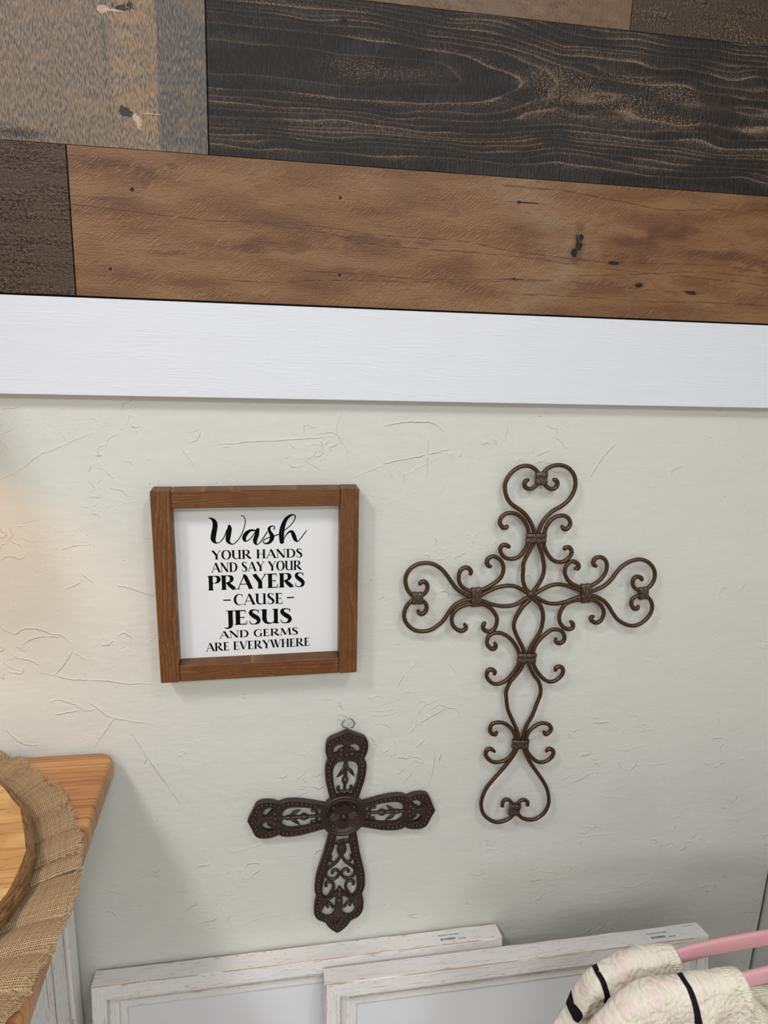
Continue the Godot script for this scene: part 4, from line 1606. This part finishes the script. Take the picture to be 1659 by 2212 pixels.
# price sticker lying on the frame's top face; s is the sticker's centre along x
func sticker(t: Node3D, x: float, h: float) -> void:
	var o := Node3D.new()
	o.name = "price_sticker"
	o.set_meta("label", "white barcode price sticker")
	t.add_child(o)
	o.position = Vector3(x, h + 0.0002, 0.022)
	o.rotation.x = -PI / 2
	var b := Buf.new()
	b.box(Vector3.ZERO, Vector3(0.062, 0.026, 0.0003), 0.0001)
	part("paper", b, paint(Color(0.90, 0.90, 0.905), 0.45), o)
	var ink := paint(Color(0.10, 0.10, 0.11), 0.6)
	for q in [["PSALM 91 PICTURES", -0.0205, 0.0045, 0.0400], ["$19.99", 0.0165, -0.0095, 0.0130]]:
		var tm := TextMesh.new()
		var f := SystemFont.new()
		f.font_names = PackedStringArray(["Droid Sans"])
		f.font_weight = 700
		tm.font = f
		tm.text = q[0]
		tm.font_size = 32
		tm.pixel_size = 0.001
		tm.depth = 0.0001
		tm.horizontal_alignment = HORIZONTAL_ALIGNMENT_LEFT
		tm.vertical_alignment = VERTICAL_ALIGNMENT_BOTTOM
		var box := tm.get_aabb()
		var mi := part_mesh("lettering", tm, ink, o)
		var k: float = q[3] / box.size.x
		mi.scale = Vector3(k, k * 0.9, 1)
		mi.position = Vector3(q[1] - box.position.x * k, q[2] - box.position.y * k, 0.0003)
	# barcode
	b = Buf.new()
	var rng := RandomNumberGenerator.new()
	rng.seed = 19
	var xx := -0.0185
	while xx < 0.0105:
		var w := rng.randf_range(0.0004, 0.0013)
		b.box(Vector3(xx + w / 2, -0.0055, 0.0002), Vector3(w, 0.0058, 0.0001), 0.00001)
		xx += w + rng.randf_range(0.0004, 0.0011)
	part("barcode", b, ink, o)


func leaning_frames() -> void:
	var h := 0.396
	var lean := 0.18
	var a := leaning_frame("whitewashed frame against the wall below the small iron cross, the rear one of two", Vector3(0.074, 0.0, 0.003 + h * sin(lean)), 0.742, h, lean, 0.009, 201)
	sticker(a, 0.272, h)
	var b := leaning_frame("whitewashed frame leaning in front, partly hidden by the blouses on pink hangers", Vector3(0.472, 0.0, 0.0565 + h * sin(lean)), 0.738, h + 0.004, lean, 0.008, 207)
	sticker(b, 0.275, h + 0.004)


# ---------------------------------------------------------------- oak table with burlap and wood slice
func oak(seed_: int) -> StandardMaterial3D:
	var w := 768
	var h := 192
	var g := cloud(w, h, 420, 4.2, seed_, 3)
	var f := cloud(w, h, 60, 3, seed_ + 1, 2)
	var s := cloud(w, h, 200, 60, seed_ + 2, 2)
	var px := PackedByteArray()
	px.resize(w * h * 3)
	var hg := PackedFloat32Array()
	hg.resize(w * h)
	for i in w * h:
		var c := Color(0.700, 0.490, 0.300).lerp(Color(0.765, 0.570, 0.365), smooth(90, 180, s[i]))
		c = c.lerp(Color(0.560, 0.365, 0.205), smooth(120, 205, g[i]) * 0.75)
		c = c.lerp(Color(0.47, 0.29, 0.155), smooth(160, 225, f[i]) * 0.4)
		put_rgb(px, i, c)
		hg[i] = 0.6 - smooth(120, 205, g[i]) * 0.35 - smooth(165, 220, f[i]) * 0.2
	return dressed(rgb_image(w, h, px), grey_image(w, h, hg), 0.05, 0.40, 0.5)


const TOP_Y := 0.824
const TOP_R := -0.243
const TOP_L := -1.30


# one board of the top, running along x, with a bullnose right end; the back board's corner is rounded
func top_board(z0: float, z1: float, corner: bool) -> Buf:
	var b := Buf.new()
	var T := 0.036
	# section through the right end: over the top, round the nose, along the bottom
	var sec := [[-1.0, 0.0]]
	for k in 9:
		var a := PI * k / 8
		var s := sin(a)
		sec.append([0.004 * s + 0.004 * minf(s * 2.0, 1.0) - 0.008, -T / 2 + cos(a) * T / 2])
	sec.append([-1.0, -T])
	var rows := []
	var uvs := []
	var zs := []
	if corner:
		for k in 9:
			zs.append(z0 + 0.020 * (1.0 - cos(PI / 2 * k / 8)))
	else:
		zs.append(z0)
	for k in range(1, 5):
		zs.append(lerpf(zs[zs.size() - 1] if k == 1 else zs[zs.size() - 1], z1, 1.0 / (5 - k)))
	for z in zs:
		var inset := 0.0
		if corner and z < z0 + 0.020:
			var q: float = 1.0 - (z - z0) / 0.020
			inset = 0.020 * (1.0 - sqrt(maxf(0.0, 1.0 - q * q)))
		var row := PackedVector3Array()
		var ru := PackedVector2Array()
		for q in sec:
			var x: float = TOP_L if q[0] < -0.5 else TOP_R + q[0] - inset
			row.append(Vector3(x, TOP_Y + q[1], z))
			ru.append(Vector2((x - TOP_R) * 1.1 + q[1] * 0.8, (z - z0) * 4.6 + q[1] * 2.0))
		rows.append(row)
		uvs.append(ru)
	b.grid(rows, uvs, true, false)
	var r0: PackedVector3Array = rows[0]
	var r1: PackedVector3Array = rows[rows.size() - 1].duplicate()
	r1.reverse()
	b.fan(r0, Vector2(0.3, 0.3))
	b.fan(r1, Vector2(0.3, 0.3))
	return b


func table() -> void:
	var t := thing("oak_top_cabinet", "white painted cabinet with a thick oak top against the wall", "table", Vector3.ZERO)
	var zs := [0.010, 0.206, 0.40, 0.60, 0.78]
	for k in 4:
		part("top_board", top_board(zs[k] + (0.0004 if k else 0.0), zs[k + 1] - 0.0004, k == 0), oak(221 + k * 5), t)
	var white := whitewash(241)
	var wx := -0.322
	# right side: corner posts, rails and a boarded panel
	for q in [[0.030, "post"], [0.745, "post"]]:
		var b := Buf.new()
		b.box(Vector3(wx - 0.022, 0.394, q[0] + 0.018), Vector3(0.044, 0.788, 0.044), 0.002, Vector2.ZERO, Vector2(1.3, 6.0), 2)
		part("post", b, white, t)
	for y in [0.75, 0.09]:
		var b := Buf.new()
		b.box(Vector3(wx - 0.016, y, 0.405), Vector3(0.028, 0.075, 0.672), 0.0015, Vector2(0, 0.1), Vector2(1.3, 6.0), 2)
		part("rail", b, white, t)
	var z := 0.071
	while z < 0.74:
		var b := Buf.new()
		b.box(Vector3(wx - 0.011, 0.42, z + 0.048), Vector3(0.014, 0.60, 0.0945), 0.0018, Vector2.ZERO, Vector2(1.3, 6.0), 2)
		part("side_board", b, white, t)
		z += 0.096
	var b := Buf.new()
	b.box(Vector3((TOP_L + wx) / 2 - 0.01, 0.40, 0.40), Vector3(wx - TOP_L - 0.08, 0.77, 0.70), 0.002)
	part("body", b, paint(Color(0.85, 0.85, 0.85), 0.6), t)
	burlap()
	wood_slice()


# jute cloth: eight threads a side, over and under, with open holes between them
func weave() -> StandardMaterial3D:
	var n := 256
	var rng := FastNoiseLite.new()
	rng.seed = 9
	rng.frequency = 0.03
	var px := PackedByteArray()
	px.resize(n * n * 4)
	var hg := PackedFloat32Array()
	hg.resize(n * n)
	var cell := n / 8.0
	# each thread has its own shade of jute
	var warp := [0.35, 0.7, 0.2, 0.55, 0.9, 0.4, 0.65, 0.1]
	var weft := [0.6, 0.3, 0.8, 0.45, 0.15, 0.75, 0.5, 0.95]
	for y in n:
		for x in n:
			var i := y * n + x
			var wob := 2.0 * sin(TAU * y / n * 2.0) + 1.5 * sin(TAU * y / n + x * TAU / n)
			var wob2 := 2.0 * sin(TAU * x / n * 2.0 + 1.0)
			var fx := fposmod((x + wob) / cell, 8.0)
			var fy := fposmod((y + wob2) / cell, 8.0)
			var dx := absf(fx - floorf(fx) - 0.5) * 2.0
			var dy := absf(fy - floorf(fy) - 0.5) * 2.0
			var over := (int(floorf(fx)) + int(floorf(fy))) % 2 == 0
			var tx := maxf(0.0, 1.0 - pow(dx / 0.68, 2.0))
			var ty := maxf(0.0, 1.0 - pow(dy / 0.68, 2.0))
			var hx := sqrt(tx) * (1.0 if over else 0.72)
			var hy := sqrt(ty) * (0.72 if over else 1.0)
			var fibre := 0.10 * sin((x if hx > hy else y) * 1.9) + 0.25 * rng.get_noise_2d(x * 3.0, y * 3.0)
			var tone: float = warp[int(floorf(fx)) % 8] if hx > hy else weft[int(floorf(fy)) % 8]
			var c := JUTE.lerp(JUTE_PALE, clampf(tone + fibre, 0, 1))
			px[i * 4] = int(c.r * 255)
			px[i * 4 + 1] = int(c.g * 255)
			px[i * 4 + 2] = int(c.b * 255)
			px[i * 4 + 3] = 0 if hx + hy <= 0.0 else 255
			hg[i] = maxf(hx, hy)
	var m := dressed(Image.create_from_data(n, n, false, Image.FORMAT_RGBA8, px), grey_image(n, n, hg), 0.12, 0.85, 0.25)
	m.texture_repeat = true
	m.transparency = BaseMaterial3D.TRANSPARENCY_ALPHA_SCISSOR
	m.alpha_scissor_threshold = 0.5
	m.cull_mode = BaseMaterial3D.CULL_DISABLED
	return m


const JUTE := Color(0.660, 0.545, 0.420)
const JUTE_PALE := Color(0.770, 0.665, 0.530)
const CLOTH := Vector3(-0.625, TOP_Y, 0.343)


func burlap() -> void:
	var t := thing("burlap_mat", "round pleated burlap mat with a frayed edge on the oak top", "mat", CLOTH)
	var m := weave()
	var rng := RandomNumberGenerator.new()
	rng.seed = 4
	var pleats := 40
	var marks := []
	var a := 0.0
	while a < TAU - 0.05:
		var w := rng.randf_range(0.11, 0.19)
		if TAU - a - w < 0.08:
			w = TAU - a
		marks.append([a, w, rng.randf_range(0.8, 1.3), rng.randf_range(-0.004, 0.004)])
		a += w
	for layer in 2:
		var b := Buf.new()
		var rows := []
		var uvs := []
		var radial := [0.0, 0.10, 0.18, 0.24, 0.27, 0.29, 0.31, 0.33, 0.35, 0.368, 0.382, 0.390, 0.396]
		for q in radial:
			var row := PackedVector3Array()
			var ru := PackedVector2Array()
			for p in marks:
				for k in 10:
					var u := k / 9.0
					var ang: float = p[0] + p[1] * (u if k < 9 else 0.985) - 0.16 * smooth(0.24, 0.40, q)
					var grow := smooth(0.2, 0.40, q)
					# each gather puffs up and dives into a crease beside the next
					var puff := pow(sin(PI * clampf(pow(u, 1.35), 0.0, 1.0)), 0.62)
					var lift: float = (0.0030 + 0.0068 * p[2] * grow * puff) * (1.0 if q > 0.25 else 0.3)
					var edge: float = smooth(0.35, 0.396, q)
					var r: float = q + edge * (p[3] + 0.002 * sin(u * PI) + 0.0015 * sin(ang * 97.0)) - (0.006 if layer == 1 else 0.0) * edge
					lift -= edge * 0.0035 * (1.0 - u)
					var yy := maxf(lift * (1.0 if layer == 0 else 0.55) + (0.0012 if layer == 0 else 0.0004), 0.0008)
					row.append(Vector3(cos(ang) * r, yy, sin(ang) * r))
					ru.append(Vector2((p[0] + p[1] * u) * 0.36 / 0.0185, (q + 0.004 * u) / 0.0185))
			rows.append(row)
			uvs.append(ru)
		b.grid(rows, uvs, true)
		part("ruffle" if layer == 0 else "lining", b, m, t)
	# loose threads along the rim
	var b := Buf.new()
	for k in 1500:
		var ang := rng.randf_range(0, TAU)
		var r := 0.394 + rng.randf_range(-0.006, 0.002)
		var c := Vector3(cos(ang) * r, rng.randf_range(0.004, 0.014), sin(ang) * r)
		var d := Vector3(cos(ang + rng.randfn(0, 0.8)), rng.randfn(0.1, 0.5), sin(ang + rng.randfn(0, 0.8))).normalized() * rng.randf_range(0.003, 0.009)
		d.y = maxf(d.y, 0.0015 - c.y)
		b.tube(PackedVector3Array([c, c + d * 0.5 + Vector3(0, 0.001, 0), c + d]), [0.00045, 0.0004, 0.0003], 4, Vector3(0, 1, 0.2))
	var fr := part("fringe", b, paint(Color(0.74, 0.63, 0.49), 0.9), t)
	fr.set_meta("kind", "stuff")


func wood_slice() -> void:
	var at := Vector3(-0.566, TOP_Y + 0.0105, 0.321)
	var t := thing("wood_slice", "round live-edge wood slice lying on the burlap mat", "wood slice", at)
	var n := 72
	var nz := FastNoiseLite.new()
	nz.seed = 3
	nz.frequency = 2.2
	var w := 512
	var h := 512
	var g := cloud(w, h, 200, 7, 301, 3)
	var f := cloud(w, h, 26, 4, 302, 3)
	var s := cloud(w, h, 110, 60, 303, 3)
	var px := PackedByteArray()
	px.resize(w * h * 3)
	var hg := PackedFloat32Array()
	hg.resize(w * h)
	for i in w * h:
		var c := Color(0.735, 0.555, 0.345).lerp(Color(0.82, 0.665, 0.44), smooth(90, 180, s[i]))
		c = c.lerp(Color(0.60, 0.415, 0.225), smooth(130, 210, g[i]) * 0.55)
		c = c.lerp(Color(0.50, 0.34, 0.18), smooth(175, 225, f[i]) * 0.5)
		put_rgb(px, i, c)
		hg[i] = 0.5 + (f[i] - 128) * 0.002 - smooth(130, 210, g[i]) * 0.2
	# a drying crack running in from the rim
	for k in 150:
		var x := 505 - k
		var y := 287 - int(k * 0.10) + int(3.0 * sin(k * 0.13))
		for o in (2 if k < 90 else 1):
			put_rgb(px, (y + o) * w + x, Color(0.22, 0.13, 0.07))
			hg[(y + o) * w + x] = 0.0
	var face := dressed(rgb_image(w, h, px), grey_image(w, h, hg), 0.06, 0.55, 0.4)
	var bark := wood_mix(512, 128, 311, 40, 14, Color(0.50, 0.36, 0.20), Color(0.20, 0.13, 0.10), Color(0.64, 0.49, 0.30), 0.2, 0.2)
	var prof := [[0.270, 0.0], [0.277, 0.002], [0.2805, 0.007], [0.2795, 0.013], [0.2765, 0.018], [0.2715, 0.0215], [0.268, 0.0225]]
	var rows := []
	var uvs := []
	var j := 0
	for q in prof:
		var row := PackedVector3Array()
		var ru := PackedVector2Array()
		for k in n + 1:
			var a := TAU * k / n
			var d := Vector2(cos(a), sin(a))
			var r: float = q[0] * (1.0 + 0.035 * nz.get_noise_2d(d.x, d.y)) + 0.0045 * nz.get_noise_3d(d.x * 6.0, d.y * 6.0, q[1] * 90.0)
			row.append(Vector3(d.x * r, q[1], d.y * r))
			ru.append(Vector2(k * 6.0 / n, j / 7.0))
		rows.append(row)
		uvs.append(ru)
		j += 1
	var b := Buf.new()
	b.grid(rows, uvs)
	part("bark", b, bark, t)
	b = Buf.new()
	var top: PackedVector3Array = rows[rows.size() - 1]
	var m := b.vert(Vector3(0, 0.0228, 0), Vector2(0.5, 0.5))
	for kk in n:
		var q: Vector3 = top[kk]
		b.vert(Vector3(q.x, q.y, q.z), Vector2(0.5 + q.x / 0.58, 0.5 + q.z / 0.58))
	for k in n:
		b.tri(m, m + 1 + (k + 1) % n, m + 1 + k, 1)
	# underside closes the slice
	var low: PackedVector3Array = rows[0].slice(0, n)
	b.fan(low, Vector2(0.5, 0.5), 3)
	part("face", b, face, t)


# ---------------------------------------------------------------- blouses on pink hangers
func blouses() -> void:
	var t := thing("clothes_rail", "black metal clothes arm on a post holding the pink hangers", "clothes rail", Vector3(0.63, 0, 0))
	var b := Buf.new()
	b.tube(PackedVector3Array([Vector3(0, 0.02, 1.0), Vector3(0, 0.965, 1.0)]), [0.014], 12, Vector3(0, 0, 1))
	part("post", b, M.black, t)
	b = Buf.new()
	b.tube(PackedVector3Array([Vector3(0, 0.9515, 1.01), Vector3(0, 0.9515, 0.46)]), [0.008], 12, Vector3(0, 1, 0))
	part("arm", b, M.black, t)
	b = Buf.new()
	b.box(Vector3(0, 0.01, 1.0), Vector3(0.34, 0.02, 0.34), 0.004)
	part("base", b, M.black, t)
	var pink := paint(Color(0.830, 0.615, 0.645), 0.9, 0.0, 0.25)
	pink.rim_enabled = true
	pink.rim = 0.4
	# shoulder outlines, left sleeve end to neckline: x, y (mm)
	var s1 := [306, 700, 318, 735, 338, 764, 350, 789, 357, 803, 368, 814, 386, 823, 398, 831, 413, 835, 437, 836, 456, 835, 461, 831, 471, 811, 484, 789, 505, 771, 545, 757, 610, 752]
	var s2 := [312, 740, 330, 785, 342, 803, 356, 818, 371, 833, 394, 845, 419, 847, 444, 848, 470, 848, 488, 849, 503, 847, 509, 842, 522, 818, 543, 792, 565, 775, 605, 762, 650, 757]
	hanger("pink velvet clothes hanger nearer the wall", 0.615, 0.8315, 0.500, pink, 0.205, 0.63)
	blouse("cream printed blouse on the hanger nearer the wall", s1, 0.500, 610.0, 401, [[367.0, 813.0, 374.0, 777.0, 6.5]], [[378.0, 770.0, 3.2, 3.2], [385.0, 759.0, 4.5, 7.0], [342.0, 765.0, 4.5, 9.0], [415.0, 771.0, 13.0, 6.0], [436.0, 780.0, 8.0, 5.0], [450.0, 783.0, 10.0, 4.0]])
	hanger("pink velvet clothes hanger nearer the camera", 0.650, 0.8425, 0.550, pink, 0.205, 0.63)
	blouse("cream printed blouse on the hanger nearer the camera", s2, 0.550, 650.0, 431, [[436.0, 849.0, 452.0, 780.0, 7.0]], [[545.0, 790.0, 5.0, 12.0], [560.0, 770.0, 5.0, 9.0], [360.0, 800.0, 4.0, 8.0]])


func hanger(label: String, x: float, y: float, z: float, m: Material, reach: float, rail_x: float) -> void:
	var t := thing("clothes_hanger", label, "hanger", Vector3(x, y, z), "pink velvet hangers")
	for s in [-1.0, 1.0]:
		var rows := []
		for k in 13:
			var u := k / 12.0
			# nearly level arm that drops at the shoulder end
			var c := Vector2(s * reach * u, 0.004 - 0.012 * u - 0.022 * pow(u, 5.0))
			var half := 0.0098 if k < 12 else 0.006
			var ring := PackedVector3Array()
			for q in 12:
				var a := TAU * q / 12
				ring.append(Vector3(c.x, c.y + signf(sin(a)) * pow(absf(sin(a)), 0.35) * half, signf(cos(a)) * pow(absf(cos(a)), 0.35) * 0.0032))
			rows.append(ring)
		var b := Buf.new()
		b.grid(rows, [], true)
		b.fan(rows[0])
		var last: PackedVector3Array = rows[12].duplicate()
		last.reverse()
		b.fan(last)
		part("arm", b, m, t)
	# hook over the rail
	var b := Buf.new()
	var path := PackedVector3Array([Vector3(0, 0.008, 0), Vector3(0, 0.04, 0)])
	var cx := rail_x - x
	var top := 0.9515 - y
	path.append(Vector3(cx * 0.6, top - 0.045, 0))
	for k in 13:
		var a := -PI / 2 * 0.5 - 0.2 + k * (PI * 1.35) / 12
		path.append(Vector3(cx + cos(a) * 0.0102, top + sin(a) * 0.0102, 0))
	b.tube(path, [0.0018], 8, Vector3(0, 0, 1))
	part("hook", b, M.white_metal, t)


# a soft double-sided shell hung from the shoulder line; mirrored about the middle
func blouse(label: String, half: Array, z: float, mid: float, seed_: int, stripes: Array, spots: Array) -> void:
	var t := thing("blouse", label, "blouse", Vector3(mid / 1000.0, 0.6, z), "cream printed blouses")
	var line := soft(half, 2, 4)
	var cols := []
	for q in line:
		cols.append(Vector2(q[0] - mid, q[1]))
	var n0 := cols.size()
	for k in range(n0 - 2, -1, -1):
		cols.append(Vector2(-cols[k].x, cols[k].y))
	var hem := 330.0
	var nz := FastNoiseLite.new()
	nz.seed = seed_
	nz.frequency = 0.028
	nz.fractal_octaves = 3
	var nf := FastNoiseLite.new()
	nf.seed = seed_ + 1
	nf.frequency = 0.012
	var rows := []
	var uvs := []
	var R := 34
	var x_lo: float = cols[0].x
	for side in [1.0, -1.0]:
		for r in R + 1:
			var u := float(r) / R
			var rr := (u if side > 0 else 1.0 - u)
			var row := PackedVector3Array()
			var ru := PackedVector2Array()
			for c in cols:
				# the sleeve end hangs to its own hem, the body lower
				var low := lerpf(hem + 190.0, hem, smooth(0.78, 0.66, absf(c.x) / absf(x_lo)))
				var y: float = lerpf(c.y, minf(low, c.y - 120.0), pow(rr, 1.5))
				var x: float = c.x * (1.0 + 0.10 * rr * smooth(0.3, 1.0, absf(c.x) / absf(x_lo)))
				var fat := 18.0 * sqrt(sin(PI * 0.5 * minf(1.0, rr * 6.0))) * (0.32 + 0.68 * smooth(1.0, 0.75, absf(c.x) / absf(x_lo)))
				var wr := (nz.get_noise_2d(x, y * 1.2) * 5.0 + nf.get_noise_2d(x * 2.0, y * 0.7) * 6.0) * minf(1.0, rr * 7.0)
				var dz := clampf(fat + wr, 0.0, 23.5)
				row.append(Vector3(x, y - 600.0, dz * side) * 0.001)
				ru.append(Vector2((x + mid - 300.0) / 400.0, (860.0 - y + fat * 0.5) / 400.0))
			rows.append(row)
			uvs.append(ru)
	var b := Buf.new()
	b.grid(rows, uvs, false, true)
	# print
	var w := 768
	var h := 768
	var p := cloud(w, h, 60, 60, seed_ + 4, 3)
	var f := cloud(w, h, 14, 16, seed_ + 5, 3)
	var px := PackedByteArray()
	px.resize(w * h * 3)
	var hg := PackedFloat32Array()
	hg.resize(w * h)
	var cream := Color(0.885, 0.850, 0.785)
	var blush := Color(0.885, 0.800, 0.770)
	var black := Color(0.075, 0.075, 0.10)
	# gathered band along the neckline
	var band := PackedByteArray()
	band.resize(w * h)
	for q in line:
		if q[0] < half[20] - 4.0:
			continue
		var bx := int((q[0] - 300.0) * w / 400.0)
		var by := int((860.0 - q[1]) * h / 400.0)
		for oy in range(-34, 35):
			for ox in range(-34, 35):
				if ox * ox + oy * oy < 34 * 34 and bx + ox >= 0 and by + oy >= 0 and bx + ox < w and by + oy < h:
					band[(by + oy) * w + bx + ox] = 1
	for y in h:
		for x in w:
			var i := y * w + x
			var gx := 300.0 + (x + 0.5) * 400.0 / w
			var gy := 860.0 - (y + 0.5) * 400.0 / h
			var c := cream.lerp(blush, smooth(110, 180, p[i]) * 0.8)
			if fposmod(gx + 0.12 * gy, 9.0) < 1.6:
				c = c.lerp(Color(0.93, 0.91, 0.86), 0.35)
			for q in stripes:
				var a := Vector2(q[0], q[1])
				var d := Vector2(q[2], q[3]) - a
				var k := (Vector2(gx, gy) - a).dot(d) / d.length_squared()
				if k > -0.02 and k < 1.0:
					c = c.lerp(black, smooth(0.45, -0.45, (Vector2(gx, gy) - a - d * k).length() - q[4] * 0.5 * (0.8 + 0.3 * k)))
			for q in spots:
				var e := Vector2((gx - q[0]) / q[2], (gy - q[1]) / q[3]).length()
				c = c.lerp(black, smooth(1.08, 0.92, e + (p[i] - 128) * 0.003))
			# leaf print lower down
			var lx := fposmod(gx + floorf(gy / 60.0) * 37.0, 74.0) - 37.0
			var ly := fposmod(gy, 60.0) - 30.0
			if gy < 735.0 and Vector2((lx + ly * 0.5) / 7.0, (ly - lx * 0.3) / 19.0).length() < 1.0:
				c = black
			hg[i] = (p[i] * 0.5 + f[i] * 0.5) / 255.0
			if band[i] == 1:
				c = Color(0.895, 0.865, 0.790)
				hg[i] += 0.15 + 0.06 * sin(gy * 2.1 + p[i] * 0.03)
			put_rgb(px, i, c)
	var m := dressed(rgb_image(w, h, px), grey_image(w, h, hg), 0.35, 0.8, 0.3)
	m.backlight_enabled = true
	m.backlight = Color(0.22, 0.20, 0.18)
	part("cloth", b, m, t)
